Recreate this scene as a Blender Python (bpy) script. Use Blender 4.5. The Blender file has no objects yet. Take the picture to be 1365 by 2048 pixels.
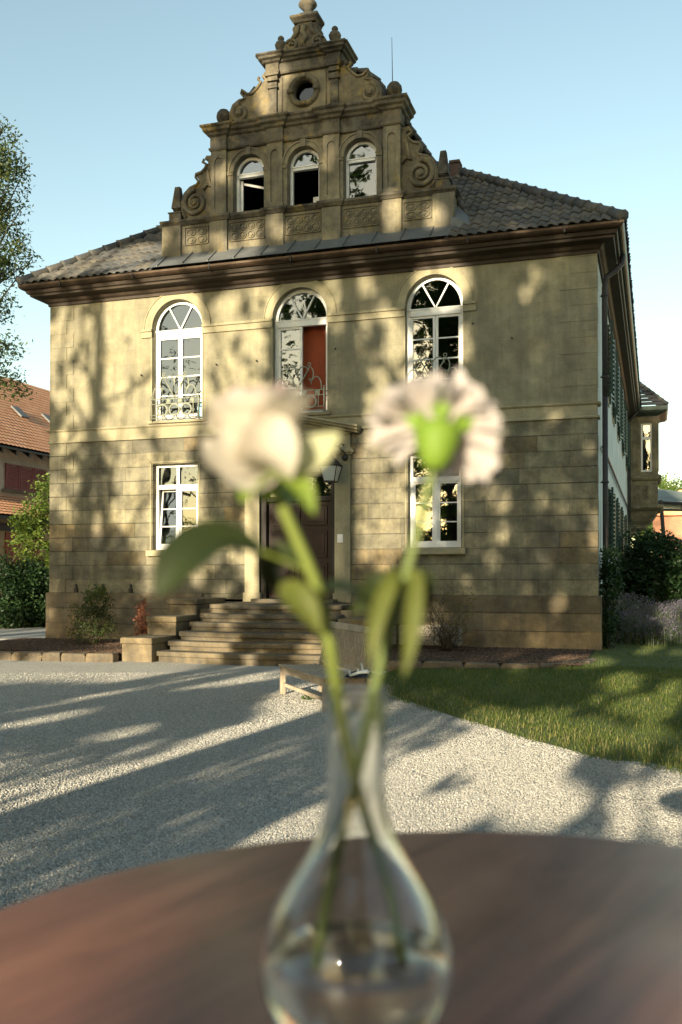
import bpy, math, random
import numpy as np
from mathutils import Vector
R = math.radians
SC = bpy.context.scene
COL = SC.collection
rng = np.random.default_rng(7)
random.seed(7)

# ------------------------------------------------------------------ camera
CAM = np.array([13.645, -19.757, 1.5]); YAW, PITCH = .31296, .014054
FPX, PPX, PPY = 1940., 682.5, 1121.6
cd = bpy.data.cameras.new('camera'); cam = bpy.data.objects.new('camera', cd); COL.objects.link(cam)
cam.location = CAM; cam.rotation_euler = (math.pi/2 + PITCH, 0, YAW)
cd.sensor_fit = 'VERTICAL'; cd.sensor_height = 36; cd.lens = FPX/2048*36
cd.shift_y = (PPY-1024)/2048; cd.clip_start = .02; cd.clip_end = 2000
cd.dof.use_dof = True; cd.dof.focus_distance = 19.5; cd.dof.aperture_fstop = 3.8; cd.dof.aperture_blades = 9
SC.camera = cam

# ------------------------------------------------------------------ sky, sun, exposure
SUN_EL, SUN_AZ = R(11), R(5)          # low sun behind the camera; light travels towards +Y and a little +X
w = bpy.data.worlds.new('World'); SC.world = w; w.use_nodes = True
nt = w.node_tree; bg = nt.nodes['Background']
sky = nt.nodes.new('ShaderNodeTexSky'); sky.sky_type = 'NISHITA'; sky.sun_disc = False
sky.sun_elevation = SUN_EL; sky.sun_rotation = SUN_AZ + math.pi
sky.air_density = 1.0; sky.dust_density = .8; sky.ozone_density = 0; sky.altitude = 100
tint = nt.nodes.new('ShaderNodeMix'); tint.data_type = 'RGBA'; tint.blend_type = 'MULTIPLY'; tint.inputs[0].default_value = 1
tint.inputs[7].default_value = (.96, 1, .90, 1)          # a slightly cyan sky
nt.links.new(sky.outputs[0], tint.inputs[6]); nt.links.new(tint.outputs[2], bg.inputs[0]); bg.inputs[1].default_value = .128
SUND = np.array([math.sin(SUN_AZ)*math.cos(SUN_EL), math.cos(SUN_AZ)*math.cos(SUN_EL), -math.sin(SUN_EL)])
ld = bpy.data.lights.new('sun', 'SUN'); ld.energy = 5.0; ld.angle = R(.53); ld.color = (1, .86, .62)
sun = bpy.data.objects.new('sun', ld); COL.objects.link(sun)
sun.rotation_euler = Vector(SUND).to_track_quat('-Z', 'Y').to_euler()
SC.view_settings.view_transform = 'Standard'; SC.view_settings.look = 'None'
SC.view_settings.exposure = 1.22; SC.view_settings.gamma = 1
SC.cycles.max_bounces = 10; SC.cycles.transmission_bounces = 10; SC.cycles.transparent_max_bounces = 24
SC.cycles.sample_clamp_indirect = 8; SC.cycles.caustics_refractive = True; SC.cycles.caustics_reflective = False

# ------------------------------------------------------------------ helpers
_cy, _sy, _cp, _sp = math.cos(YAW), math.sin(YAW), math.cos(PITCH), math.sin(PITCH)
FW = np.array([-_sy*_cp, _cy*_cp, _sp]); RT = np.array([_cy, _sy, 0.]); UP = np.cross(RT, FW)
def ray(x, y): return FW + RT*((x-PPX)/FPX) - UP*((y-PPY)/FPX)
def dep(x, y, d): return CAM + ray(x, y)*d
def onZ(x, y, z=0.): r = ray(x, y); return CAM + r*((z-CAM[2])/r[2])
def onX(x, y, X): r = ray(x, y); return CAM + r*((X-CAM[0])/r[0])
def pr(P):
    d = P - CAM; z = d@FW; z = np.where(np.abs(z) < .01, .01, z)
    return PPX + FPX*(d@RT)/z, PPY - FPX*(d@UP)/z, z

def tag(o, label=None, cat=None, group=None, kind=None):
    if label: o['label'] = label
    if cat: o['category'] = cat
    if group: o['group'] = group
    if kind: o['kind'] = kind
    return o
def thing(name, label, cat, loc=(0, 0, 0), group=None):
    o = bpy.data.objects.new(name, None); o.empty_display_size = .2; COL.objects.link(o); o.location = loc
    return tag(o, label, cat, group)
def wloc(p):
    v = Vector((0, 0, 0))
    while p is not None: v = v + p.location; p = p.parent
    return np.array(v)
def link(name, me, mat, parent=None, smooth=False):
    o = bpy.data.objects.new(name, me); COL.objects.link(o)
    if mat is not None: me.materials.append(mat)
    if parent is not None: o.parent = parent
    if smooth: me.polygons.foreach_set('use_smooth', [True]*len(me.polygons))
    return o
def np_mesh(name, V, F, mat, parent=None, smooth=False):
    """V (n,3) world coordinates, F (m,k)"""
    V = np.asarray(V, dtype=np.float32); F = np.asarray(F, dtype=np.int32)
    if parent is not None: V = V - wloc(parent).astype(np.float32)
    me = bpy.data.meshes.new(name); k = F.shape[1]; m = len(F)
    me.vertices.add(len(V)); me.vertices.foreach_set('co', V.ravel())
    me.loops.add(m*k); me.loops.foreach_set('vertex_index', F.ravel())
    me.polygons.add(m); me.polygons.foreach_set('loop_start', np.arange(0, m*k, k, dtype=np.int32))
    me.polygons.foreach_set('loop_total', np.full(m, k, dtype=np.int32))
    me.update(calc_edges=True); me.validate()
    return link(name, me, mat, parent, smooth)

class MB:
    def __init__(s): s.v = []; s.f = []
    def add(s, V, F):
        n = len(s.v); s.v += [tuple(map(float, p)) for p in V]; s.f += [tuple(i+n for i in f) for f in F]; return s
    def box(s, x0, x1, y0, y1, z0, z1, jit=0):
        V = [(x, y, z) for x in (x0, x1) for y in (y0, y1) for z in (z0, z1)]
        if jit: V = [tuple(c + random.uniform(-jit, jit) for c in p) for p in V]
        return s.add(V, [(0, 1, 3, 2), (4, 6, 7, 5), (0, 4, 5, 1), (2, 3, 7, 6), (0, 2, 6, 4), (1, 5, 7, 3)])
    def obox(s, c, ax, ay, az):
        c, ax, ay, az = map(np.array, (c, ax, ay, az))
        V = [c + i*ax + j*ay + k*az for i in (-.5, .5) for j in (-.5, .5) for k in (-.5, .5)]
        return s.add(V, [(0, 1, 3, 2), (4, 6, 7, 5), (0, 4, 5, 1), (2, 3, 7, 6), (0, 2, 6, 4), (1, 5, 7, 3)])
    def prism(s, pts, y0, y1):                      # XZ outline extruded along Y
        n = len(pts); V = [(x, y0, z) for x, z in pts] + [(x, y1, z) for x, z in pts]
        F = [tuple(range(n))[::-1], tuple(range(n, 2*n))] + [(i, (i+1) % n, n+(i+1) % n, n+i) for i in range(n)]
        return s.add(V, F)
    def slab(s, pts, z0, z1):                       # XY outline extruded along Z
        n = len(pts); V = [(x, y, z0) for x, y in pts] + [(x, y, z1) for x, y in pts]
        F = [tuple(range(n))[::-1], tuple(range(n, 2*n))] + [(i, (i+1) % n, n+(i+1) % n, n+i) for i in range(n)]
        return s.add(V, F)
    def tube(s, pts, r, n=6, closed=False):
        P = [np.array(p, float) for p in pts]; m = len(P)
        if np.isscalar(r): r = [r]*m
        u = None; rings = []
        for i in range(m):
            a = P[(i-1) % m] if (closed or i) else P[0]; b = P[(i+1) % m] if (closed or i < m-1) else P[-1]
            t = b-a; t = t/(np.linalg.norm(t)+1e-9)
            if u is None:
                h = np.array([0, 0, 1.]) if abs(t[2]) < .9 else np.array([1., 0, 0]); u = np.cross(t, h)
            u = u - t*(u@t); u = u/(np.linalg.norm(u)+1e-9); v = np.cross(t, u)
            rings.append([P[i] + r[i]*(math.cos(k*2*math.pi/n)*u + math.sin(k*2*math.pi/n)*v) for k in range(n)])
        V = [p for q in rings for p in q]; F = []
        for i in range(m if closed else m-1):
            j = (i+1) % m
            for k in range(n): F.append((i*n+k, i*n+(k+1) % n, j*n+(k+1) % n, j*n+k))
        if not closed: F += [tuple(range(n))[::-1], tuple((m-1)*n+k for k in range(n))]
        return s.add(V, F)
    def lathe(s, c, prof, n=16, caps=True):         # prof [(r,z)]
        V = []; F = []
        for r, z in prof:
            V += [(c[0]+r*math.cos(k*2*math.pi/n), c[1]+r*math.sin(k*2*math.pi/n), c[2]+z) for k in range(n)]
        for i in range(len(prof)-1):
            for k in range(n): F.append((i*n+k, i*n+(k+1) % n, (i+1)*n+(k+1) % n, (i+1)*n+k))
        if caps: F += [tuple(range(n))[::-1], tuple((len(prof)-1)*n+k for k in range(n))]
        return s.add(V, F)
    def mould(s, x0, x1, yf, yb, prof):             # (projection, z) profile swept left return, front, right return
        V = []; F = []
        for p, z in prof:
            V += [(x0-p, yb, z), (x0-p, yf-p, z), (x1+p, yf-p, z), (x1+p, yb, z)]
        for i in range(len(prof)-1):
            for k in range(3): a = i*4+k; F.append((a, a+1, a+5, a+4))
        m = len(prof)
        F += [(0, 3, 2, 1), ((m-1)*4, (m-1)*4+1, (m-1)*4+2, (m-1)*4+3)]
        F += [tuple(i*4 for i in range(m)), tuple(i*4+3 for i in range(m))[::-1]]
        return s.add(V, F)
    def panel(s, x0, x1, z0, z1, y, ops, depth=.22):
        """wall face at y with openings (xa,xb,za,zs,apex); apex>zs: round head; apex None: flat; 'O': round hole"""
        xs = sorted({x0, x1} | {o[0] for o in ops} | {o[1] for o in ops})
        top = lambda o: o[4] if o[4] is not None else o[3]
        zs = sorted({z0, z1} | {o[2] for o in ops} | {top(o) for o in ops})
        for a, b in zip(xs, xs[1:]):
            for c, d in zip(zs, zs[1:]):
                mx, mz = (a+b)/2, (c+d)/2
                if any(o[0] < mx < o[1] and o[2] < mz < top(o) for o in ops): continue
                s.add([(a, y, c), (b, y, c), (b, y, d), (a, y, d)], [(0, 1, 2, 3)])
        for o in ops:
            xa, xb, za, zp, ap = o[:5]; cx, hw = (xa+xb)/2, (xb-xa)/2
            if len(o) > 5:
                ring = [(cx+hw*math.cos(t), (za+ap)/2+(ap-za)/2*math.sin(t)) for t in np.linspace(0, 2*math.pi, 25)[:-1]]
                n = 24
                for i in range(n):
                    (ax, az), (bx, bz) = ring[i], ring[(i+1) % n]
                    e = ap if (i < n//2) else za
                    s.add([(ax, y, az), (bx, y, bz), (bx, y, e), (ax, y, e)], [(0, 1, 2, 3)])
                out = ring
            elif ap is None: out = [(xa, za), (xb, za), (xb, zp), (xa, zp)]
            else:
                arc = [(cx+hw*math.cos(t), zp+(ap-zp)*math.sin(t)) for t in np.linspace(0, math.pi, 17)]
                for (ax, az), (bx, bz) in zip(arc, arc[1:]):
                    s.add([(ax, y, az), (bx, y, bz), (bx, y, ap), (ax, y, ap)], [(0, 1, 2, 3)])
                out = [(xa, za), (xb, za)] + arc
            n = len(out)
            for i in range(n):
                (ax, az), (bx, bz) = out[i], out[(i+1) % n]
                s.add([(ax, y, az), (bx, y, bz), (bx, y+depth, bz), (ax, y+depth, az)], [(0, 1, 2, 3)])
        return s
    def build(s, name, mat, parent=None, smooth=False, bevel=0, at=None):
        me = bpy.data.meshes.new(name)
        off = wloc(parent) if parent is not None else (np.array(at, float) if at is not None else np.zeros(3))
        me.from_pydata([tuple(np.array(p)-off) for p in s.v], [], s.f); me.update()
        o = link(name, me, mat, parent, smooth)
        if at is not None and parent is None: o.location = at
        if bevel:
            m = o.modifiers.new('bevel', 'BEVEL'); m.width = bevel; m.segments = 2; m.limit_method = 'ANGLE'; m.angle_limit = R(40)
        return o
def copy_part(o, parent, dx=0, dy=0, dz=0):
    c = o.copy(); COL.objects.link(c); c.parent = parent; c.location = o.location + Vector((dx, dy, dz))
    for ch in o.children: copy_part(ch, c)
    return c
def copy_thing(o, loc, label=None):
    c = o.copy(); COL.objects.link(c); c.location = loc
    if label: c['label'] = label
    for ch in o.children: copy_part(ch, c)
    return c

# ------------------------------------------------------------------ materials
class NT:
    def __init__(s, name):
        s.m = bpy.data.materials.new(name); s.m.use_nodes = True; s.t = s.m.node_tree
        s.b = s.t.nodes['Principled BSDF']; s.out = s.t.nodes['Material Output']
        s.b.inputs['Specular IOR Level'].default_value = .3
    def n(s, kind, **kw):
        x = s.t.nodes.new('ShaderNode'+kind)
        for k, v in kw.items(): setattr(x, k, v)
        return x
    def l(s, a, b): s.t.links.new(a, b)
    def coord(s, scale=(1, 1, 1), out='Object'):
        c = s.n('TexCoord'); m = s.n('Mapping'); m.inputs['Scale'].default_value = scale
        s.l(c.outputs[out], m.inputs['Vector']); return m.outputs[0]
    def noise(s, vec, scale, detail=4, rough=.55, dist=0):
        x = s.n('TexNoise'); x.inputs['Scale'].default_value = scale; x.inputs['Detail'].default_value = detail
        x.inputs['Roughness'].default_value = rough; x.inputs['Distortion'].default_value = dist
        s.l(vec, x.inputs['Vector']); return x.outputs['Fac']
    def ramp(s, fac, stops):
        x = s.n('ValToRGB'); e = x.color_ramp.elements
        while len(e) < len(stops): e.new(.5)
        for el, (p, c) in zip(e, stops): el.position = p; el.color = (*c, 1) if len(c) == 3 else c
        s.l(fac, x.inputs[0]); return x.outputs[0]
    def mix(s, fac, a, b, mode='MIX'):
        x = s.n('Mix', data_type='RGBA', blend_type=mode)
        for i, v in ((0, fac), (6, a), (7, b)):
            if hasattr(v, 'node'): s.l(v, x.inputs[i])
            elif i == 0: x.inputs[0].default_value = v
            else: x.inputs[i].default_value = (*v, 1)
        return x.outputs[2]
    def math(s, op, a, b=0.):
        x = s.n('Math', operation=op)
        for i, v in ((0, a), (1, b)):
            if hasattr(v, 'node'): s.l(v, x.inputs[i])
            else: x.inputs[i].default_value = v
        return x.outputs[0]
    def bump(s, h, dist=.01, strength=1., prev=None):
        x = s.n('Bump'); x.inputs['Distance'].default_value = dist; x.inputs['Strength'].default_value = strength
        s.l(h, x.inputs['Height'])
        if prev is not None: s.l(prev, x.inputs['Normal'])
        return x.outputs[0]
    def fin(s, col, rough=.8, nrm=None, **kw):
        if hasattr(col, 'node'): s.l(col, s.b.inputs['Base Color'])
        else: s.b.inputs['Base Color'].default_value = (*col, 1)
        if hasattr(rough, 'node'): s.l(rough, s.b.inputs['Roughness'])
        else: s.b.inputs['Roughness'].default_value = rough
        if nrm is not None: s.l(nrm, s.b.inputs['Normal'])
        for k, v in kw.items(): s.b.inputs[k.replace('_', ' ')].default_value = v
        return s.m
def lum(c, k): return tuple(x*k for x in c)

def stone(name, base, joint=0., row=.322, width=1.15, zoff=0., stain=.5, lichen=0., dark=0., block=.5):
    t = NT(name); c = t.coord(); sep = t.n('SeparateXYZ'); t.l(c, sep.inputs[0])
    big = t.noise(c, .55, 5, .6); mid = t.noise(c, 3.2, 5, .65, .3); fine = t.noise(c, 70, 3, .6)
    col = t.ramp(mid, [(.28, lum(base, .78)), (.55, base), (.8, lum(base, 1.14))])
    nrm = None
    if joint:
        x = t.math('ADD', sep.outputs[0], sep.outputs[1]); z = t.math('ADD', sep.outputs[2], zoff)
        rid = t.math('FLOOR', t.math('DIVIDE', z, row))
        wn = t.n('TexWhiteNoise', noise_dimensions='1D'); t.l(rid, wn.inputs['W']); r1 = wn.outputs['Value']
        sc_ = t.n('SeparateColor'); t.l(wn.outputs['Color'], sc_.inputs[0])
        xi = t.math('ADD', t.math('DIVIDE', x, t.math('MULTIPLY', t.math('ADD', t.math('MULTIPLY', sc_.outputs[2], .7), .65), width)), t.math('MULTIPLY', r1, 7.))
        cmb = t.n('CombineXYZ'); t.l(t.math('FLOOR', xi), cmb.inputs[0]); t.l(rid, cmb.inputs[1])
        w2 = t.n('TexWhiteNoise', noise_dimensions='2D'); t.l(cmb.outputs[0], w2.inputs['Vector']); s2 = t.n('SeparateColor'); t.l(w2.outputs['Color'], s2.inputs[0])
        tone = t.ramp(s2.outputs[0], [(0, (.50, .52, .55)), (.16, (.62, .63, .65)), (.24, (.86, .86, .87)), (.7, (1.02, 1., .97)), (1, (1.16, 1.10, 1.0))])
        warm = t.ramp(s2.outputs[1], [(.8, (1, 1, 1)), (.95, (1.05, .86, .66))])
        col = t.mix(block, col, t.mix(1., t.mix(1., col, tone, 'MULTIPLY'), warm, 'MULTIPLY'))
        # bed joints are open dark lines, most upright joints are nearly closed
        fz = t.math('FRACT', t.math('DIVIDE', z, row)); dz_ = t.math('MINIMUM', fz, t.math('SUBTRACT', 1., fz))
        fx = t.math('FRACT', xi); dx_ = t.math('MINIMUM', fx, t.math('SUBTRACT', 1., fx))
        gapn = t.ramp(t.noise(c, 1.1, 3), [(.38, (.15, .15, .15)), (.55, (1, 1, 1))])
        up_ = t.math('MULTIPLY', t.math('LESS_THAN', dx_, .0055), .4)
        jf = t.math('MULTIPLY', t.math('MAXIMUM', t.math('MULTIPLY', t.math('LESS_THAN', dz_, .024), gapn), up_), joint)
        col = t.mix(jf, col, lum(base, .13))
        nrm = t.bump(t.math('SUBTRACT', 1., jf), .012, 1)
    streak = t.noise(t.coord((2.6, 2.6, .28)), 1.3, 5, .65)
    sfac = t.ramp(t.math('MULTIPLY', t.math('ADD', big, streak), .5), [(.42, (0, 0, 0)), (.57, (1, 1, 1))])
    col = t.mix(t.math('MULTIPLY', sfac, stain), col, lum((.125, .115, .095), 1))
    if dark:
        dk = t.noise(c, 1.7, 6, .7)
        col = t.mix(t.math('MULTIPLY', t.ramp(dk, [(.40, (0, 0, 0)), (.60, (1, 1, 1))]), dark), col, (.042, .037, .029))
    if lichen:
        ln = t.noise(c, 2.6, 6, .7, .6)
        col = t.mix(t.math('MULTIPLY', t.ramp(ln, [(.56, (0, 0, 0)), (.68, (1, 1, 1))]), lichen), col, (.36, .24, .045))
    col = t.mix(.35, col, t.ramp(fine, [(.3, (.45, .45, .45)), (.7, (1.3, 1.3, 1.3))]), 'MULTIPLY')
    pit = t.noise(c, 22, 4, .7)
    nrm = t.bump(t.math('ADD', t.math('MULTIPLY', pit, .7), t.math('MULTIPLY', fine, .4)), .012, .5, nrm)
    return t.fin(col, .88, nrm)
SAND = (.35, .318, .202)
M = {}
M['wall_low'] = stone('ashlar_sandstone', SAND, .9, .322, 1.25, -1.07+.322*4, .62, .06, .55, .9)
M['wall_up'] = stone('smooth_sandstone', (.36, .325, .206), .10, .322, 1.3, .1, .46, .03, .22, .13)
M['trim'] = stone('sandstone_trim', (.385, .34, .212), 0, stain=.28)
M['plinth'] = stone('plinth_sandstone', (.35, .27, .155), .7, .36, 1.25, .0, .6, .1, .5, 1.)
M['gable'] = stone('weathered_gable_sandstone', (.31, .265, .165), 0, stain=.78, lichen=.34, dark=.55)
M['gable_dark'] = stone('lichen_crusted_sandstone', (.20, .168, .108), 0, stain=.9, lichen=.5, dark=1.)
M['orn'] = stone('carved_sandstone', (.28, .225, .125), 0, stain=.7, lichen=.7, dark=.7)
M['step'] = stone('step_sandstone', (.24, .19, .115), 0, stain=.75, lichen=.15, dark=.6)
M['cheek'] = stone('cheek_sandstone', (.28, .215, .12), 0, stain=.55, lichen=.35, dark=.55)
M['edging'] = stone('edging_stone', (.24, .18, .11), 0, stain=.6, lichen=.3, dark=.6)

def paint(name, col, rough=.45, var=.15, scale=8, **kw):
    t = NT(name); c = t.coord(); n = t.noise(c, scale, 5, .65)
    colr = t.ramp(n, [(.3, lum(col, 1-var)), (.7, lum(col, 1+var*.5))])
    return t.fin(colr, rough, t.bump(t.noise(c, scale*12, 3), .002, .3), **kw)
M['white'] = paint('white_paint', (.78, .77, .73), .4, .1)
M['plaster'] = None
def plaster():
    t = NT('white_side_plaster'); c = t.coord(); n = t.noise(c, 1.1, 6, .65); s = t.noise(t.coord((1.5, 1.5, .2)), 2, 5, .65)
    col = t.ramp(n, [(.3, (.55, .58, .55)), (.6, (.74, .77, .75))])
    col = t.mix(t.math('MULTIPLY', t.ramp(s, [(.55, (0, 0, 0)), (.7, (1, 1, 1))]), .55), col, (.42, .32, .25))
    return t.fin(col, .9, t.bump(t.noise(c, 30, 4), .01, .5))
M['plaster'] = plaster()
M['iron'] = paint('dark_iron', (.035, .032, .03), .5, .3)
M['verdigris'] = paint('weathered_green_grey_iron', (.27, .28, .21), .55, .3, 20)
M['cornice'] = paint('brown_cornice_timber', (.045, .031, .020), .6, .35, 4)
M['gutter'] = paint('brown_copper_gutter', (.07, .046, .03), .38, .35, 5, Metallic=.45)
M['gutter_side'] = paint('green_grey_gutter', (.075, .10, .085), .45, .3, 5, Metallic=.2)
M['pipe'] = paint('dark_downpipe', (.055, .047, .05), .5, .3, 5)
M['zinc'] = paint('zinc_flashing', (.15, .155, .15), .6, .25, 3, Metallic=.3)
M['shutter'] = paint('green_shutter_paint', (.018, .052, .036), .45, .3)
M['redshutter'] = paint('red_shutter_paint', (.22, .06, .055), .6, .25)
M['reddoor'] = paint('red_door_paint', (.27, .058, .03), .6, .25)
M['door'] = None
def wood(name, col, rough=.6, grain=(18, 18, 1.2), var=.45, knots=False, axis_out='Object'):
    t = NT(name); c = t.coord(grain, axis_out); n = t.noise(c, 1.5, 6, .7, 1.2); n2 = t.noise(t.coord((2, 2, 2), axis_out), 1.3, 4)
    colr = t.ramp(n, [(.25, lum(col, 1-var)), (.55, col), (.8, lum(col, 1+var*.4))])
    colr = t.mix(.5, colr, t.ramp(n2, [(.3, (.6, .6, .62)), (.7, (1.15, 1.1, 1.05))]), 'MULTIPLY')
    return t.fin(colr, rough, t.bump(n, .004, .5))
M['door'] = wood('dark_red_brown_door_wood', (.030, .011, .008), .45)
M['doorframe'] = wood('near_black_door_frame', (.022, .016, .013), .5)
M['teak'] = wood('weathered_teak', (.46, .38, .28), .75, (5, 5, 5))
M['planter'] = wood('grey_plank_wood', (.34, .30, .24), .8, (2, 20, 20))
M['interior'] = paint('room_shade_wall', (.008, .0065, .006), .9, .2)  # near-black colour stands in for the shade inside unlit rooms
M['curtain'] = paint('rust_red_curtain', (.30, .07, .03), .9, .2, 3)
M['bluebox'] = paint('pale_blue_panel', (.30, .55, .66), .5, .1)
M['chimney'] = paint('chimney_brick', (.11, .075, .062), .9, .3, 9)
M['plastic'] = paint('pale_grey_plastic', (.55, .60, .60), .35, .05)
M['bag'] = paint('dark_blue_cloth', (.02, .026, .035), .9, .4, 14)

def glass(name='window_glass', refl=.11):
    t = NT(name); t.t.nodes.remove(t.b)
    g = t.n('BsdfGlossy'); g.inputs['Roughness'].default_value = .015; g.inputs['Color'].default_value = (.93, .97, 1, 1)
    tr = t.n('BsdfTransparent'); tr.inputs['Color'].default_value = (.55, .58, .56, 1)
    fr = t.n('Fresnel'); fr.inputs['IOR'].default_value = 1.6
    c = t.coord((1, 1, 1)); b = t.bump(t.noise(c, 1.6, 1), .02, .12); t.l(b, g.inputs['Normal'])
    f = t.math('ADD', t.math('MULTIPLY', fr.outputs[0], 1.2), refl)
    mx = t.n('MixShader'); t.l(f, mx.inputs[0]); t.l(tr.outputs[0], mx.inputs[1]); t.l(g.outputs[0], mx.inputs[2])
    t.l(mx.outputs[0], t.out.inputs[0]); return t.m
M['glass'] = glass(); M['glass_dim'] = glass('low_reflection_oculus_glass', .0)  # oculus glass reflects less than the other panes, so it stays darker

def tile(name, a, b, moss=(.16, .13, .07), mossf=.3):
    t = NT(name); c = t.coord(); g = t.n('NewGeometry')
    rnd = g.outputs['Random Per Island']
    col = t.mix(rnd, a, b)
    n = t.noise(c, 1.4, 6, .7); f = t.noise(c, 25, 4, .6)
    col = t.mix(t.math('MULTIPLY', t.ramp(n, [(.42, (0, 0, 0)), (.62, (1, 1, 1))]), mossf), col, moss)
    col = t.mix(.5, col, t.ramp(f, [(.3, (.5, .5, .5)), (.7, (1.25, 1.25, 1.25))]), 'MULTIPLY')
    return t.fin(col, .75, t.bump(f, .008, .5))
M['slate'] = tile('old_grey_brown_roof_tile', (.050, .056, .062), (.105, .104, .102), (.19, .15, .085), .34)
M['orange'] = tile('orange_roof_tile', (.66, .30, .15), (.78, .40, .22), (.55, .32, .19), .2)

def leafmat(name, a, b, trans=.35, rough=.5):
    t = NT(name); g = t.n('NewGeometry'); rnd = g.outputs['Random Per Island']
    col = t.ramp(rnd, [(0, a), (1, b)])
    t.l(col, t.b.inputs['Base Color']); t.b.inputs['Roughness'].default_value = rough
    tr = t.n('BsdfTranslucent'); t.l(t.mix(1., col, (1.25, 1.25, .6), 'MULTIPLY'), tr.inputs['Color'])
    mx = t.n('MixShader'); mx.inputs[0].default_value = trans
    t.l(t.b.outputs[0], mx.inputs[1]); t.l(tr.outputs[0], mx.inputs[2]); t.l(mx.outputs[0], t.out.inputs[0])
    return t.m
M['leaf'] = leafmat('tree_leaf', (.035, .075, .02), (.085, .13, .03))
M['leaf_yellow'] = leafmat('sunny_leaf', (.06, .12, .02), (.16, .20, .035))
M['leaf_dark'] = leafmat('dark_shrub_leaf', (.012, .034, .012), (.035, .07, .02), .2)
M['leaf_olive'] = leafmat('olive_leaf', (.07, .075, .025), (.17, .14, .04))
M['leaf_red'] = leafmat('reddish_leaf', (.16, .06, .035), (.30, .13, .08))
M['needle'] = leafmat('small_tree_leaf', (.03, .06, .022), (.09, .11, .03))
M['grass'] = leafmat('grass_blade', (.05, .10, .02), (.18, .20, .05), .4)
M['straw'] = leafmat('straw_blade', (.25, .22, .09), (.36, .30, .13), .25)
M['lav_flower'] = leafmat('lavender_bloom', (.10, .09, .13), (.19, .165, .22), .25)
M['lav_leaf'] = leafmat('lavender_leaf', (.06, .10, .05), (.13, .16, .08), .25)
def bark():
    t = NT('bark'); c = t.coord((6, 6, 1)); n = t.noise(c, 4, 5, .7)
    return t.fin(t.ramp(n, [(.3, (.04, .03, .022)), (.7, (.13, .10, .075))]), .95, t.bump(n, .03, .8))
M['bark'] = bark()

def gravel():
    t = NT('pale_gravel'); c = t.coord()
    v = t.n('TexVoronoi', feature='F1'); v.inputs['Scale'].default_value = 62; t.l(c, v.inputs['Vector'])
    v2 = t.n('TexVoronoi', feature='F1'); v2.inputs['Scale'].default_value = 130; t.l(c, v2.inputs['Vector'])
    sep = t.n('SeparateColor'); t.l(v.outputs['Color'], sep.inputs[0])
    col = t.ramp(sep.outputs[0], [(0, (.27, .255, .22)), (.5, (.44, .415, .36)), (1, (.60, .57, .50))])
    big = t.noise(c, .7, 4, .6)
    col = t.mix(.6, col, t.ramp(big, [(.3, (.75, .75, .75)), (.7, (1.08, 1.08, 1.08))]), 'MULTIPLY')
    h = t.math('ADD', t.math('SUBTRACT', 1., v.outputs['Distance']), t.math('MULTIPLY', v2.outputs['Distance'], -.4))
    h = t.math('ADD', h, t.math('MULTIPLY', t.noise(c, 9, 4), .8))
    return t.fin(col, .9, t.bump(h, .012, .9))
M['gravel'] = gravel()
def pebble():
    t = NT('gravel_pebble'); g = t.n('NewGeometry')
    col = t.ramp(g.outputs['Random Per Island'], [(0, (.30, .285, .25)), (.45, (.44, .418, .37)), (1, (.60, .575, .52))])
    return t.fin(col, .9)
M['pebble'] = pebble()
def soil(name, a, b, sc=14):
    t = NT(name); c = t.coord(); n = t.noise(c, sc, 6, .75); v = t.n('TexVoronoi'); v.inputs['Scale'].default_value = 38; t.l(c, v.inputs['Vector'])
    return t.fin(t.ramp(n, [(.3, a), (.7, b)]), .95, t.bump(t.math('ADD', n, v.outputs['Distance']), .03, .8))
M['lawn'] = soil('lawn_soil', (.06, .085, .025), (.13, .15, .05))
M['mulch'] = soil('mulch_soil', (.03, .02, .013), (.10, .065, .04))
M['chip'] = leafmat('bark_chip', (.05, .03, .02), (.17, .11, .075), 0, .9)
M['path'] = soil('grey_paving', (.25, .25, .24), (.36, .36, .34), 3)

# ================================================================== SETTING
GZ = -.17
# gravel: one sheet to the horizon
m = MB(); m.add([(-700, -700, GZ), (700, -700, GZ), (700, 900, GZ), (-700, 900, GZ)], [(0, 1, 2, 3)])
tag(m.build('gravel_ground', M['gravel']), kind='structure')

# lawn sheet: level with the house at its foot, gently falling to the gravel
LAWN = [(9.35, -4.75), (9.65, -6.0), (10.25, -7.1), (10.95, -8.0), (11.75, -8.95), (12.4, -9.8), (13.1, -10.6), (13.9, -11.15), (15.2, -11.8), (17, -12.6), (21, -14), (26, -15)]
def lawn_y(x): return np.interp(x, [p[0] for p in LAWN], [p[1] for p in LAWN])
def lawn_z(x, y): return np.interp(y-lawn_y(x), [-.2, .1, .5, 3, 6, 9], [-.182, -.174, -.155, -.09, -.04, -.004])
xs = np.concatenate([np.linspace(9.36, 17, 60), np.linspace(17.5, 60, 30)]); V = []; F = []
tt = np.concatenate([np.linspace(0, 1, 30)])
for x in xs:
    y0 = lawn_y(x) + .05*math.sin(x*9) + .03*math.sin(x*23); y1 = -3.6 if x < 12.4 else 60
    if x >= 12.4: ys = np.concatenate([np.linspace(y0, -2, 24), np.linspace(0, 60, 6)])
    else: ys = np.linspace(y0, -3.6, 30)
    for y in ys: V.append((x, y, lawn_z(x, y) + .004 + .008*math.sin(x*5+y*3)))
for i in range(len(xs)-1):
    for j in range(29): a = i*30+j; F.append((a, a+30, a+31, a+1))
tag(np_mesh('lawn', V, F, M['lawn'], smooth=True), kind='structure')

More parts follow.
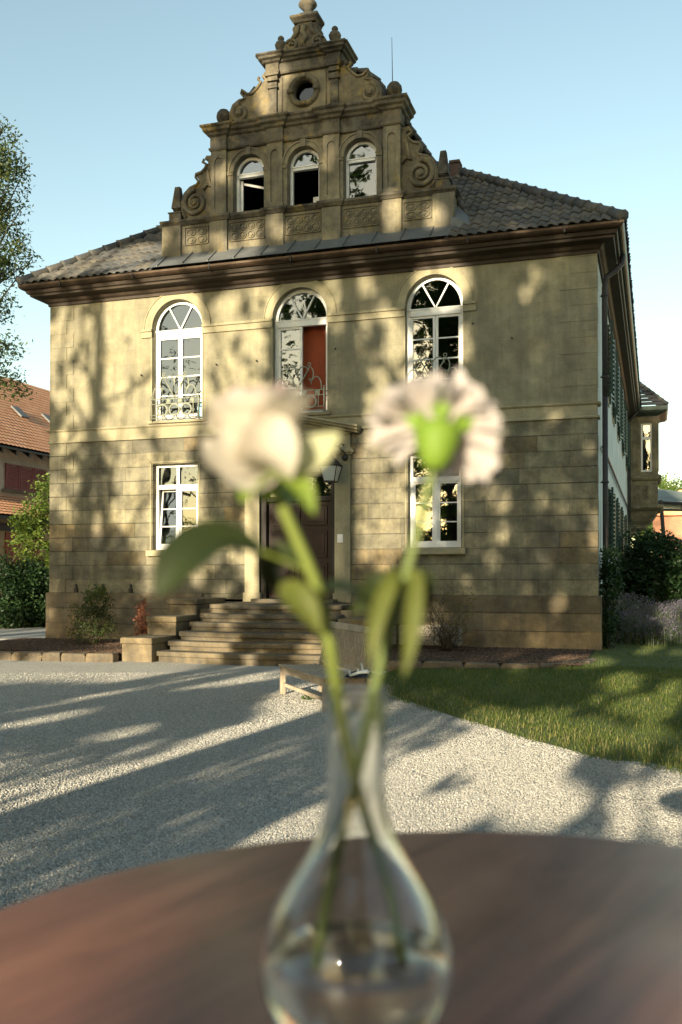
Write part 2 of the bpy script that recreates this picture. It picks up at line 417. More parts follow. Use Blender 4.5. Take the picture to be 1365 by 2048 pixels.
def blades(name, P, H, W, mat, lean=.45, parent=None, seed=1):
    g = np.random.default_rng(seed); n = len(P); a = g.uniform(0, 2*np.pi, n); h = H*g.uniform(.55, 1.25, n); wd = W*g.uniform(.7, 1.3, n)
    d = np.stack([np.cos(a), np.sin(a), 0*a], 1); q = np.stack([-np.sin(a), np.cos(a), 0*a], 1)
    le = (g.uniform(0, lean, n)*h)[:, None]; z = np.array([[0, 0, 1.]])
    b0 = P - q*wd[:, None]/2; b1 = P + q*wd[:, None]/2
    mid = P + d*le*.35 + z*(h*.6)[:, None]; m0 = mid - q*wd[:, None]*.35; m1 = mid + q*wd[:, None]*.35
    tip = P + d*le + z*h[:, None]
    V = np.stack([b0, b1, m1, m0, tip], 1).reshape(-1, 3); k = np.arange(n)[:, None]*5
    F = np.concatenate([k + np.array([[0, 1, 2]]), k + np.array([[0, 2, 3]]), k + np.array([[3, 2, 4]])])
    return np_mesh(name, V, F, mat, parent)
def lawn_points(n, x0, x1, y0, y1, seed):
    g = np.random.default_rng(seed); x = g.uniform(x0, x1, n); y = g.uniform(y0, y1, n)
    yl = lawn_y(x) + .05*np.sin(x*9) + .03*np.sin(x*23) + g.normal(-.03, .06, n)
    bed = (y > -3.55) & (x < 12.55 + np.clip(-(y+1.8), 0, 2)*-.25)
    k = (y > yl) & ~bed; x, y = x[k], y[k]
    return np.stack([x, y, lawn_z(x, y)+.004], 1)
P1 = np.concatenate([lawn_points(120000, 9.4, 17.2, -12.6, -3.2, 3), lawn_points(16000, 12.3, 17, -3.2, 6, 4)])
tag(blades('lawn_grass', P1, .038, .007, M['grass'], .9), kind='stuff')
P2 = lawn_points(9000, 9.4, 16.5, -12.4, -4, 5); e = P2[:, 1]-lawn_y(P2[:, 0]); P2 = P2[(e < 1.1) | (rng.random(len(P2)) < .25)]
tag(blades('dry_grass', P2, .075, .005, M['straw'], .9, seed=6), kind='stuff')

# loose gravel stones where single stones can be told apart
def pebbles(P, s, seed):
    g = np.random.default_rng(seed); n = len(P)
    base = np.array([[1, 0, 0], [0, 1, 0], [-1, 0, 0], [0, -1, 0], [0, 0, .75], [0, 0, -.5]])
    a = g.uniform(0, 2*np.pi, n); sc = s[:, None]*g.uniform(.6, 1.25, (n, 3)); V = base[None]*sc[:, None, :]*g.uniform(.7, 1.3, (n, 6, 1))
    ca, sa = np.cos(a)[:, None], np.sin(a)[:, None]
    X = V[..., 0]*ca - V[..., 1]*sa; Y = V[..., 0]*sa + V[..., 1]*ca
    V = np.stack([X, Y, V[..., 2] + .35*V[..., 0]*g.uniform(-1, 1, (n, 1))], -1) + P[:, None, :]
    f = np.array([[0, 1, 4], [1, 2, 4], [2, 3, 4], [3, 0, 4], [1, 0, 5], [2, 1, 5], [3, 2, 5], [0, 3, 5]])
    F = (np.arange(n)[:, None, None]*6 + f[None]).reshape(-1, 3)
    return V.reshape(-1, 3), F
g = np.random.default_rng(11); n = 420000
d = 1/(g.uniform(1/16.5, 1/4.2, n)); lat = np.clip(g.normal(0, .24, n), -.75, .75)*d
P = CAM[None, :2] + FW[None, :2]/np.linalg.norm(FW[:2])*d[:, None] + RT[None, :2]*lat[:, None]
k = (P[:, 1] < lawn_y(P[:, 0])+.03) | (P[:, 0] < 9.3)
k &= (P[:, 1] < np.where(P[:, 0] < 3.9, -4.05, np.where(P[:, 0] < 8.7, -3.75, -4.8)))
k &= ~((P[:, 0] > 9.36) & (P[:, 1] > lawn_y(P[:, 0])+.04))
P = P[k]; P = np.concatenate([P, np.full((len(P), 1), GZ+.003)], 1)
V, F = pebbles(P, g.uniform(.005, .0115, len(P)), 12)
tag(np_mesh('gravel_stones', V, F, M['pebble']), kind='stuff')

# planting beds
def bed(name, poly, z, mat, n, chip, seed):
    m = MB(); m.slab(poly, GZ-.02, z); tag(m.build(name, mat), kind='structure')
    g = np.random.default_rng(seed); px = [p[0] for p in poly]; py = [p[1] for p in poly]
    P = np.stack([g.uniform(min(px), max(px), n), g.uniform(min(py), max(py), n), np.full(n, z+.006)], 1)
    V, F = pebbles(P, g.uniform(.012, .034, n)*chip, seed)
    V = V.reshape(-1, 6, 3); V[:, :, 2] = z + (V[:, :, 2]-z)*.45; V = V.reshape(-1, 3)
    return np_mesh('bark_mulch', V, F, M['chip'])
tag(bed('planting_bed', [(-.6, -3.35), (3.88, -3.2), (3.88, -.08), (-.6, -.08)], -.01, M['mulch'], 9000, 1, 21), kind='stuff')
tag(bed('planting_bed', [(8.65, -3.55), (11.9, -3.5), (12.3, -3.0), (12.45, -2.0), (12.5, -.08), (8.65, -.08)], .02, M['mulch'], 8000, 1, 22), kind='stuff')
m = MB(); m.slab([(-30, .2), (-.1, -.2), (-.1, 60), (-30, 60)], GZ-.05, -.03)
tag(m.build('side_yard', M['path']), kind='structure')

# ================================================================== VILLA
W, H, ZS, ZP, DEPTH = 12.57, 7.90, 4.91, 1.07, 24.5
OV = .53
villa = thing('villa', 'two storey yellow sandstone villa with a stepped scrolled gable over its front door', 'house')
AW = [(3.34-.635, 3.34+.635, 5.0, 7.12, 7.755), (6.31-.635, 6.31+.635, 5.0, 7.12, 7.755), (9.285-.615, 9.285+.615, 5.0, 7.12, 7.755)]
GW = [(2.72, 3.86, 2.06, 4.02, None), (8.73, 9.85, 2.06, 4.02, None)]
DO = (5.38, 7.12, .95, 3.72, None)
low = MB().panel(0, W, ZP, 4.62, 0, GW + [DO], .3)
low.build('ground_floor_wall', M['wall_low'], villa)
MB().panel(0, W, ZS, 8.2, 0, AW, .24).build('upper_floor_wall', M['wall_up'], villa)
MB().box(0, W, -.035, .2, 4.62, ZS-.05).mould(0, W, -.0, .3, [(0, ZS-.05), (.05, ZS-.05), (.075, ZS-.02), (.075, ZS), (0, ZS+.012)]).mould(0, W, 0, .3, [(0, 4.60), (.05, 4.60), (.05, 4.635), (.037, 4.65), (0, 4.65)]).build('string_course', M['trim'], villa)
# plinth
pl = MB()
pl.box(-.07, 4.0, -.07, .3, -.3, ZP-.0); pl.box(8.5, W+.07, -.07, .3, -.3, ZP)
pl.box(4.0, 8.5, -.02, .3, -.3, .9)
pl.box(8.52, W+.075, -.078, -.06, .74, .765); pl.box(8.52, W+.08, -.085, -.0, -.3, .05)
pl.build('plinth', M['plinth'], villa, bevel=.012)
# quoins: alternate long and short blocks, a little proud of the wall
def quoins(z0, z1, zstep, proud, odd):
    q = MB(); z = z0; k = odd
    while z < z1-.05:
        L = .63 if k % 2 else .44; e = min(z+zstep, z1)
        q.box(-.012, L, -proud, .1, z+.002, e-.002)
        k += 1; z = e
    return q
quoins(ZP, 4.60, .322, .016, 0).build('corner_quoins', M['wall_low'], villa)
quoins(ZS+.015, 7.88, .322, .016, 1).build('corner_quoins', M['wall_up'], villa)
for z0, z1, mt in ((ZP, 4.60, 'wall_low'), (ZS+.015, 7.88, 'wall_up')):
    q = MB(); z = z0; k = 0
    while z < z1-.05:
        e = min(z+.322, z1); L = .72 if k % 2 else .50
        q.box(W-L, W+.012, -.012, .34 if k % 2 else .2, z+.003, e-.003); k += 1; z = e
    q.build('corner_quoins', M[mt], villa)
# side and rear walls, inner partition
SIDEW = [(4.1, 5.1), (7.4, 8.4), (11.0, 12.0), (15.2, 16.2), (20.0, 21.0)]
sw = MB()
def side_panel(mb, ops, z0, z1):
    t = MB().panel(.3, DEPTH, z0, z1, 0, ops, .2)
    mb.add([(W - y, x, z) for x, y, z in t.v], t.f)
side_panel(sw, [(a, b, 5.75, 7.4, None) for a, b in SIDEW] + [(a, b, 2.0, 3.5, None) for a, b in SIDEW], 0.0, 8.2)
sw.build('white_side_wall', M['plaster'], villa)
MB().box(W-.05, W+.03, .32, DEPTH, -.2, 1.0).build('side_plinth', M['cheek'], villa)
m = MB(); m.box(0, .3, .3, DEPTH, -.2, 8.2); m.box(0, W, DEPTH, DEPTH+.3, -.2, 8.2); m.build('far_wall', M['plaster'], villa)
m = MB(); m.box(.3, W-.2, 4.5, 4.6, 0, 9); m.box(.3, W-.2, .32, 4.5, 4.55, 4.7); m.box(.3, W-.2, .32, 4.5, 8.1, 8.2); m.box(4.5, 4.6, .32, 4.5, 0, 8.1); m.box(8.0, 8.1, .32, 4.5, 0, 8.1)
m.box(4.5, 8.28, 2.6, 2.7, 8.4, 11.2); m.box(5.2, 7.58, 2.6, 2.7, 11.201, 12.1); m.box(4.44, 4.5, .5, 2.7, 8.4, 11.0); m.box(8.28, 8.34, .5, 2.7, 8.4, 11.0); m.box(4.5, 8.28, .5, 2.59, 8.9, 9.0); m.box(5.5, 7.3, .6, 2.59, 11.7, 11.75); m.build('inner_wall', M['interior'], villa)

# ---- eaves: cornice, gutter, roof
cor = MB().mould(0, W, 0, DEPTH, [(0, 7.86), (.045, 7.86), (.05, 7.92), (.10, 7.95), (.13, 8.0), (.15, 8.02), (.34, 8.04), (.35, 8.085), (.40, 8.10), (.42, 8.16), (.42, 8.20), (0, 8.22)])
cor.build('cornice', M['cornice'], villa)
def gutter(path, name, mat):
    g_ = MB(); pts = [(math.cos(t), math.sin(t)) for t in np.linspace(math.pi, 2*math.pi, 9)]
    V = []; n = len(path)
    for (x, y, dx, dy) in path:
        for c, s in pts: V.append((x + dx*c*.085, y + dy*c*.085, 8.285 + s*.11))
        V.append((x + dx*.06, y + dy*.06, 8.288)); V.append((x - dx*.06, y - dy*.06, 8.25))
    k = len(pts)+2; F = []
    for i in range(n-1):
        for j in range(k): F.append((i*k+j, i*k+(j+1) % k, (i+1)*k+(j+1) % k, (i+1)*k+j))
    F += [tuple(range(k)), tuple((n-1)*k+j for j in range(k))]
    g_.add(V, F); return g_.build(name, mat, villa)
gutter([(-.46, -.46, 1, 1), (2.0, -.46, 0, 1), (W+.46, -.46, -1, 1)], 'front_gutter', M['gutter'])
gutter([(W+.46, -.46, -1, 1), (W+.46, DEPTH, -1, 0)], 'side_gutter', M['gutter_side'])
gutter([(-.46, DEPTH, 1, 0), (-.46, -.46, 1, 1)], 'side_gutter', M['gutter_side'])
g_ = MB()
for x in np.arange(.6, W, 1.9): MB().box(x-.012, x+.012, -.56, -.40, 8.16, 8.30).build('gutter_bracket', M['iron'], villa)

TP = .74; EZ = 8.31; XC = W/2
def tiles(name, u0, u1, hipl, hipr, vmax, place, skip=None, tw=.20, rh=.255):
    """rows of curved tiles; place(u, v, h) maps eave length / run up the slope / height off the slope to the world"""
    V = []; F = []
    prof = [(0, .0), (.18, .034), (.36, .044), (.55, .03), (.78, .004), (1.0, .0)]
    nrow = int(vmax/rh)+1; gg = random.Random(5)
    for r in range(nrow):
        v0 = r*rh - .03; v1 = min((r+1)*rh + .05, vmax)
        a = u0 + max(0, hipl*(r*rh+.12)); b = u1 - max(0, hipr*(r*rh+.12))
        u = u0 + math.ceil((a-u0)/tw)*tw
        while u + tw <= b + .02:
            if not (skip and skip(u+tw/2, r*rh)):
                n0 = len(V); j = gg.uniform(-.006, .006); jv = gg.uniform(-.008, .008)
                for du, h in prof: V.append(place(u+du*tw, v0+jv, h+.034+j))
                for du, h in prof: V.append(place(u+du*tw, v0+jv, h+.012+j))
                for du, h in prof: V.append(place(u+du*tw, v1+jv, h-.004+j))
                for k in range(5): F += [(n0+k, n0+k+1, n0+13+k, n0+12+k), (n0+6+k, n0+7+k, n0+k+1, n0+k)]
            u += tw
    return np_mesh(name, V, F, M['slate'], villa, True)
nv = np.array([math.sin(math.atan(TP)), math.cos(math.atan(TP))])
VM = XC + OV
front_place = lambda u, v, h: (u, -OV+v-h*nv[0], EZ+TP*v+h*nv[1])
tiles('roof', -OV, W+OV, 1, 1, VM, front_place, skip=lambda u, v: (2.93 < u < 9.74 and v < 1.2) or (abs(u-6.39) < 1.72 and EZ+TP*v < 11.7))
tiles('roof', -OV, DEPTH+OV, 1, 0, VM, lambda u, v, h: (W+OV-v+h*nv[0], u, EZ+TP*v+h*nv[1]))
tiles('roof', -OV, DEPTH+OV, 1, 0, VM, lambda u, v, h: (-OV+v-h*nv[0], u, EZ+TP*v+h*nv[1]))
rb = MB(); apex = (XC, -OV+VM, EZ+TP*VM-.02); rend = (XC, DEPTH, EZ+TP*VM-.02)
e = EZ-.012
rb.add([(-OV, -OV, e), (W+OV, -OV, e), (W+OV, DEPTH+.3, e), (-OV, DEPTH+.3, e), apex, (XC, DEPTH+.3, apex[2])], [(1, 2, 5, 4), (3, 0, 4, 5), (2, 3, 5)])
zz_ = e+TP*(2.95+OV)
rb.add([(-OV, -OV, e), (2.95, -OV, e), (2.95, 2.95, zz_)], [(0, 1, 2)]); rb.add([(W+OV, -OV, e), (W-2.95, -OV, e), (W-2.95, 2.95, zz_)], [(2, 1, 0)])
rb.build('roof_deck', M['slate'], villa)
def ridge(p, q, name, step=.37):
    p, q = np.array(p), np.array(q); L = np.linalg.norm(q-p); n = int(L/step); mb = MB(); d = (q-p)/n
    for i in range(n):
        a = p + d*i; mb.tube([a - d*.12, a + d*.08, a + d*1.02], [.135, .115, .098], 8)
    return mb.build(name, M['slate'], villa, True)
ridge((W+OV-.03, -OV+.03, EZ+.06), (XC+.6, -OV+VM-.6, EZ+TP*(VM-.6)+.06), 'hip_tiles')
ridge((-OV+.03, -OV+.03, EZ+.06), (XC-.6, -OV+VM-.6, EZ+TP*(VM-.6)+.06), 'hip_tiles')
ridge((XC, VM-OV, apex[2]+.07), (XC, DEPTH, apex[2]+.07), 'ridge_tiles')
MB().box(8.98, 9.20, 3.2, 3.5, 10.6, 11.42).box(8.96, 9.22, 3.17, 3.53, 11.42, 11.49).build('chimney', M['chimney'], villa, bevel=.01)
# sheet metal strip below the gable, with standing seams
fl = MB(); x = 2.93
fl.add([(2.9, -OV-.005, EZ+.045), (9.76, -OV-.005, EZ+.045), (9.76, .05, EZ+.045+.58*.78), (2.9, .05, EZ+.045+.58*.78)], [(0, 1, 2, 3)])
for x in np.arange(3.1, 9.7, .62):
    fl.add([(x-.012, -OV, EZ+.05), (x+.012, -OV, EZ+.05), (x+.012, 0, EZ+.46), (x-.012, 0, EZ+.46), (x-.012, -OV, EZ+.085), (x+.012, -OV, EZ+.085), (x+.012, 0, EZ+.495), (x-.012, 0, EZ+.495)],
           [(0, 1, 5, 4), (4, 5, 6, 7), (0, 4, 7, 3), (1, 2, 6, 5)])
fl.build('flashing', M['zinc'], villa)
fl = MB(); fl.add([(9.66, -.1, 8.62), (10.05, -.06, 8.70), (9.95, .5, 9.12), (9.66, .5, 9.42), (9.66, -.1, 8.9)], [(0, 1, 2, 3, 4)])
fl.build('flashing', M['zinc'], villa)

# ---- gable
XG = 6.39
PIL = [(4.20, 4.57), (5.49, 5.88), (6.90-.02, 7.27), (8.20, 8.57)]
GWN = [(4.70, 5.46), (6.03, 6.75), (7.36, 8.10)]
GWIN = [(XG-1.29-.36, XG-1.29+.36), (XG-.36, XG+.36), (XG+1.29-.36, XG+1.29+.36)]
PIL = [(XG-2.19, XG-1.82), (XG-.84, XG-.47), (XG+.47, XG+.84), (XG+1.82, XG+2.19)]
X0, X1 = 3.02, 9.70
MB().box(X0, X1, 0, .5, 8.3, 9.42).build('gable_base', M['gable'], villa)
gb = MB().mould(X0, X1, 0, .5, [(0, 9.42), (.03, 9.42), (.06, 9.46), (.09, 9.49), (.09, 9.54), (0, 9.56)])
for a, b in PIL: gb.mould(a-.03, b+.03, -.06, .1, [(0, 9.421), (.03, 9.421), (.06, 9.461), (.09, 9.491), (.09, 9.543), (0, 9.563)])
gb.build('gable_sill_course', M['gable_dark'], villa)
gp = MB()
for a, b in PIL + [(X0-.01, X0+.4), (X1-.4, X1+.01)]: gp.box(a-.03, b+.03, -.07, .02, 8.72, 9.419); gp.box(a-.05, b+.05, -.09, .02, 8.3, 8.72)
gp.box(X0-.012, X1+.012, -.022, .02, 8.3, 8.70)
gp.build('gable_pedestals', M['gable'], villa, bevel=.01)
MB().panel(XG-2.19, XG+2.19, 9.54, 10.99, .02, [(a, b, 9.56, 10.47, 10.84) for a, b in GWIN], .26).build('gable_wall', M['gable'], villa)
for s_ in (-2.18, 2.18): MB().box(XG+s_-.01, XG+s_+.01, .021, .5, 9.5, 11).build('gable_flank', M['gable'], villa)
pil0 = None
for a, b in PIL:
    m = MB().panel(a, b, 9.545, 10.99, -.06, [(a+.09, b-.09, 9.68, 10.72, 10.84)], .035)
    m.add([(a+.02, -.03, 9.6), (b-.02, -.03, 9.6), (b-.02, -.03, 10.95), (a+.02, -.03, 10.95)], [(0, 1, 2, 3)])
    m.add([(a, -.06, 9.545), (a, .03, 9.545), (a, .03, 10.99), (a, -.06, 10.99)], [(0, 1, 2, 3)])
    m.add([(b, -.06, 9.545), (b, .03, 9.545), (b, .03, 10.99), (b, -.06, 10.99)], [(3, 2, 1, 0)])
    m.box(a-.02, b+.02, -.085, .0, 9.56, 9.64)
    m.build('pilaster', M['gable'], villa)
def arch_mould(mb, cx, zs, r, rz, w, y0, y1, n=18):
    """flat raised band round the head of an arch"""
    V = []; F = []
    for t in np.linspace(0, math.pi, n+1):
        c, s = math.cos(t), math.sin(t)
        for rr, y in ((0, y1), (0, y0), (w, y0), (w, y1)): V.append((cx+(r+rr)*c, y, zs+(rz+rr)*s))
    for i in range(n):
        for k in range(4): F.append((i*4+k, i*4+(k+1) % 4, i*4+4+(k+1) % 4, i*4+4+k))
    mb.add(V, F + [(0, 1, 2, 3), (n*4, n*4+1, n*4+2, n*4+3)])
for a, b in GWIN:
    cx = (a+b)/2; m = MB()
    arch_mould(m, cx, 10.47, .365, .375, .13, -.02, .03); arch_mould(m, cx, 10.47, .46, .47, .035, -.045, -.01)
    m.box(cx-.06, cx+.06, -.055, .02, 10.82, 10.985)
    for s in (-1, 1):
        x = cx + s*.435; m.box(x-.075, x+.075, -.05, .02, 10.40, 10.47); m.box(x-.065, x+.065, -.025, .02, 9.57, 10.40); m.box(x-.085, x+.085, -.06, .02, 10.455, 10.482)
    m.build('gable_window_arch', M['gable'], villa, bevel=.006)
# entablatures
def entab(z0, z1, a, b, ress, proj, name):
    h = z1-z0; pf = [(0, z0), (.03, z0), (.05, z0+.03), (.05, z0+.06), (.02, z0+.07), (.02, z0+h*.55), (.07, z0+h*.6), (.09, z0+h*.68), (proj*.75, z0+h*.74), (proj*.8, z0+h*.84), (proj, z0+h*.9), (proj, z0+h*.97), (0, z1)]
    m = MB().mould(a, b, 0, .62, pf)
    for c, d in ress: m.mould(c, d, -.055, .1, [(p, z+(.003 if z > z0 else 0)) for p, z in pf])
    m.build(name, M['gable_dark'], villa)
entab(10.99, 11.55, XG-2.17, XG+2.17, [(a+.01, b-.01) for a, b in PIL], .20, 'gable_cornice')
UX = .84
MB().panel(XG-UX, XG+UX, 11.54, 12.52, .04, [(XG-.25, XG+.25, 11.83, None, 12.33, 'O')], .22).build('upper_gable_wall', M['gable'], villa)
for s_ in (-1, 1): MB().box(XG+s_*(UX-.01)-.01, XG+s_*(UX-.01)+.01, .041, .5, 11.5, 12.52).build('gable_flank', M['gable'], villa)
for s in (-1, 1):
    x = XG + s*(UX-.13); m = MB()
    m.box(x-.12, x+.12, -.06, .05, 11.55, 11.66); m.box(x-.09, x+.09, -.03, .05, 11.66, 12.2)
    for i, (z, hw) in enumerate(((12.2, .12), (12.27, .10), (12.36, .13), (12.42, .115), (12.47, .15))): m.box(x-hw, x+hw, -.03-(hw-.09)*1.2, .05, z, z+.056+.014*(i == 1))
    m.build('small_pilaster', M['gable_dark'], villa, bevel=.008)
entab(12.50, 12.93, XG-UX-.03, XG+UX+.03, [(XG+s*(UX-.13)-.13, XG+s*(UX-.13)+.13) for s in (-1, 1)], .19, 'gable_cornice')
oc = MB()
ring = lambda r, y: [(XG+r*math.cos(t), y, 12.08+r*math.sin(t)) for t in np.linspace(0, 2*math.pi, 33)[:-1]]
oc.tube(ring(.305, .03), .065, 8, True); oc.tube(ring(.255, .05), .03, 6, True)
for t in (0, math.pi/2, math.pi, 3*math.pi/2): oc.obox((XG+.30*math.cos(t), .0, 12.08+.30*math.sin(t)), (.13, 0, 0), (0, .12, 0), (0, 0, .09))
oc.box(XG-.52, XG-.50, .02, .05, 11.6, 12.45); oc.box(XG+.50, XG+.52, .02, .05, 11.6, 12.45); oc.box(XG-.52, XG+.52, .02, .05, 11.58, 11.60)
ocw = oc.build('oculus_window', M['orn'], villa, True)
MB().add([(XG-.3, .2, 11.75), (XG+.3, .2, 11.75), (XG+.3, .2, 12.4), (XG-.3, .2, 12.4)], [(0, 1, 2, 3)]).build('pane', M['glass_dim'], ocw)

def mirror(p): return [(2*XG-x, z) for x, z in p][::-1]
LW = [(4.22, 9.55), (3.52, 9.55), (3.42, 9.72), (3.40, 9.93), (3.47, 10.15), (3.63, 10.29), (3.82, 10.35), (3.87, 10.43), (3.79, 10.54), (3.80, 10.62), (3.95, 10.65), (4.05, 10.73), (4.10, 10.83), (3.99, 10.90), (4.04, 10.97), (4.22, 10.95)]
UW = [(XG-UX+.02, 11.54), (4.72, 11.54), (4.62, 11.66), (4.61, 11.82), (4.69, 12.0), (4.86, 12.10), (5.0, 12.13), (4.91, 12.27), (4.92, 12.35), (5.07, 12.23), (5.21, 12.22), (5.36, 12.35), (5.46, 12.48), (5.38, 12.54), (5.41, 12.6), (XG-UX+.02, 12.58)]
def spiral(cx, cz, r, turns, dirn, y, a0):
    return [(cx + dirn*rr*math.cos(a0+t), y, cz + rr*math.sin(a0+t)) for t, rr in ((k/60*turns*2*math.pi, r*(1-.78*k/60)) for k in range(61))]
for pts, cx, cz, r in ((LW, 3.78, 9.91, .30), (UW, 4.88, 11.79, .20)):
    for side in (0, 1):
        P_ = pts if not side else mirror(pts); x = cx if not side else 2*XG-cx; d_ = -1 if not side else 1
        q = MB().prism(P_, .03, .36)
        wg = q.build('scroll_wing', M['orn'], villa, bevel=.02)
        v = MB(); sp = spiral(x, cz, r, 1.75, -d_, .0, math.pi*.5)
        v.tube(sp, [.062-.03*k/60 for k in range(61)], 7); v.lathe((x, 0, cz), [(.0, -.01), (.01, 0)], 6)
        th = np.linspace(0, 2*math.pi, 13)[:-1]
        for rr, yy in ((.10, .0), (.06, -.05)): v.tube([(x+rr*.6*math.cos(t), yy, cz+rr*.6*math.sin(t)) for t in th], .04, 6, True)
        v.build('volute', M['orn'], wg, True)
        # raised band following the outer edge of the scroll
        e_ = P_[1:-1] if not side else P_[1:-1]
        band = [(px + (x-px)*.13, .015, pz + (cz+.15-pz)*.10) for px, pz in e_]
        MB().tube(band, .032, 6).build('scroll_band', M['orn'], wg, True)
        if r > .25:
            v = MB(); xx = x + (.30 if not side else -.30)
            v.tube([(xx-.1, .01, 10.18), (xx, .0, 10.30), (xx+.09, .01, 10.22), (xx+.03, .01, 10.45), (xx, .01, 10.62)], .035, 6); v.build('carved_leaf', M['orn'], wg, True)
TPc = [(5.92, 12.93), (5.90, 13.05), (5.97, 13.18), (6.08, 13.28), (6.15, 13.38), (6.12, 13.47), (6.17, 13.54), (6.25, 13.52), (6.25, 13.60)]
TP_ = [(x+.0, z) for x, z in TPc] + [(2*6.42-x, z) for x, z in TPc[::-1]]
tp = MB().prism(TP_, .0, .42).build('crowning_scroll', M['orn'], villa, bevel=.02)
v = MB()
for s in (-1, 1):
    v.tube(spiral(6.42+s*.30, 13.09, .14, 1.4, s, -.02, .5), .035, 6)
    v.tube([(6.42+s*.28, -.01, 13.22), (6.42+s*.17, -.03, 13.34), (6.42+s*.14, -.02, 13.5)], .045, 6)
v.tube([(6.42, -.02, 12.98), (6.36, -.05, 13.1), (6.46, -.06, 13.22), (6.38, -.05, 13.34), (6.42, -.02, 13.48)], .06, 7)
v.build('carved_cartouche', M['orn'], tp, True)
MB().mould(6.20, 6.64, -.0, .4, [(0, 13.56), (.03, 13.56), (.05, 13.61), (.10, 13.66), (.10, 13.71), (0, 13.73)]).box(6.28, 6.56, .05, .33, 13.73, 13.82).build('finial_plinth', M['gable_dark'], villa)
MB().lathe((6.42, .19, 13.82), [(.13, 0), (.09, .03), (.07, .07), (.16, .16), (.21, .22), (.19, .27), (.10, .31), (.12, .36), (.15, .42), (.11, .5), (.03, .56)], 14).build('crowning_finial', M['gable_dark'], villa, True)
for x in (5.80, 7.06): MB().box(x-.10, x+.10, .05, .27, 12.92, 12.97).lathe((x, .16, 12.97), [(.09, 0), (.05, .05), (.04, .10), (.07, .15), (.125, .21), (.14, .27), (.11, .33), (.05, .35), (.05, .38), (.075, .41), (.06, .45), (.02, .48)], 14).build('urn_finial', M['gable_dark'], villa, True)
for x in (4.42, 8.40): MB().box(x-.11, x+.11, .03, .27, 11.54, 11.60).lathe((x, .15, 11.60), [(.10, 0), (.07, .04), (.11, .09), (.155, .16), (.17, .23), (.155, .31), (.10, .38), (.02, .41)], 16).build('ball_finial', M['gable_dark'], villa, True)
for x in (3.27, 9.46):
    m = MB().box(x-.15, x+.15, -.0, .34, 9.55, 9.73); m.box(x-.17, x+.17, -.02, .36, 9.73, 9.76)
    m.lathe((x, .17, 9.76), [(.07, 0), (.06, .05), (.13, .09), (.05, .13)], 10)
    m.add([(x-.12, .05, 9.87), (x+.12, .05, 9.87), (x+.12, .29, 9.87), (x-.12, .29, 9.87), (x-.06, .11, 10.38), (x+.06, .11, 10.38), (x+.06, .23, 10.38), (x-.06, .23, 10.38)], [(0, 1, 5, 4), (1, 2, 6, 5), (2, 3, 7, 6), (3, 0, 4, 7), (4, 5, 6, 7), (3, 2, 1, 0)])
    m.build('obelisk', M['gable_dark'], villa, bevel=.006)
MB().tube([(8.36, .15, 11.98), (8.345, .15, 12.98)], [.010, .005], 6).build('lightning_rod', M['iron'], villa)
# carved relief panels in the pedestal
for x0, x1, z0, z1, kind in ((3.56, 4.10, 8.98, 9.33, 1), (4.66, 5.46, 8.95, 9.33, 0), (5.99, 6.77, 8.95, 9.33, 0), (7.33, 8.07, 8.95, 9.33, 0), (8.66, 9.22, 8.97, 9.31, 1)):
    m = MB(); nx = 4 if not kind else 2; cw = (x1-x0)/nx; ch = (z1-z0)/2
    for i in range(nx):
        for j in range(2):
            cx_, cz_ = x0+(i+.5)*cw, z0+(j+.5)*ch
            m.tube([(cx_+cw*.40*math.cos(t), -.012, cz_+ch*.40*math.sin(t)) for t in np.linspace(0, 2*math.pi, 13)[:-1]], .016, 5, True)
            m.obox((cx_, -.01, cz_), (.05, 0, .05), (0, .03, 0), (-.05, 0, .05))
    for z in (z0-.02, z1+.02): m.box(x0-.02, x1+.02, -.03, 0, z-.008, z+.008)
    for x in (x0-.02, x1+.02): m.box(x-.008, x+.008, -.03, 0, z0-.011, z1+.011)
    m.build('relief_panel', M['gable'], villa)
# cross roof behind the gable
RP = [(XG, 12.75), (7.70, 12.45), (7.97, 12.20), (8.55, 11.30), (9.10, 10.42), (9.62, 9.55), (9.95, 9.0)]
RP = [(2*XG-x, z) for x, z in RP[::-1]] + RP[1:]
q = MB(); n = len(RP); V = [(x, y, z) for y in (.40, 6.0) for x, z in RP]
q.add(V, [(i, i+1, n+i+1, n+i) for i in range(n-1)])
q.build('cross_roof', M['slate'], villa)
q = MB()
for (ax, az), (bx, bz) in zip(RP, RP[1:]):
    L = math.hypot(bx-ax, bz-az); k = max(1, int(L/.2))
    for i in range(k):
        t0, t1 = i/k, (i+1.1)/k; q.tube([(ax+(bx-ax)*t0, .40, az+(bz-az)*t0+.02), (ax+(bx-ax)*t1, .40, az+(bz-az)*t1+.035)], [.05, .065], 6)
q.build('verge_tiles', M['slate'], villa, True)

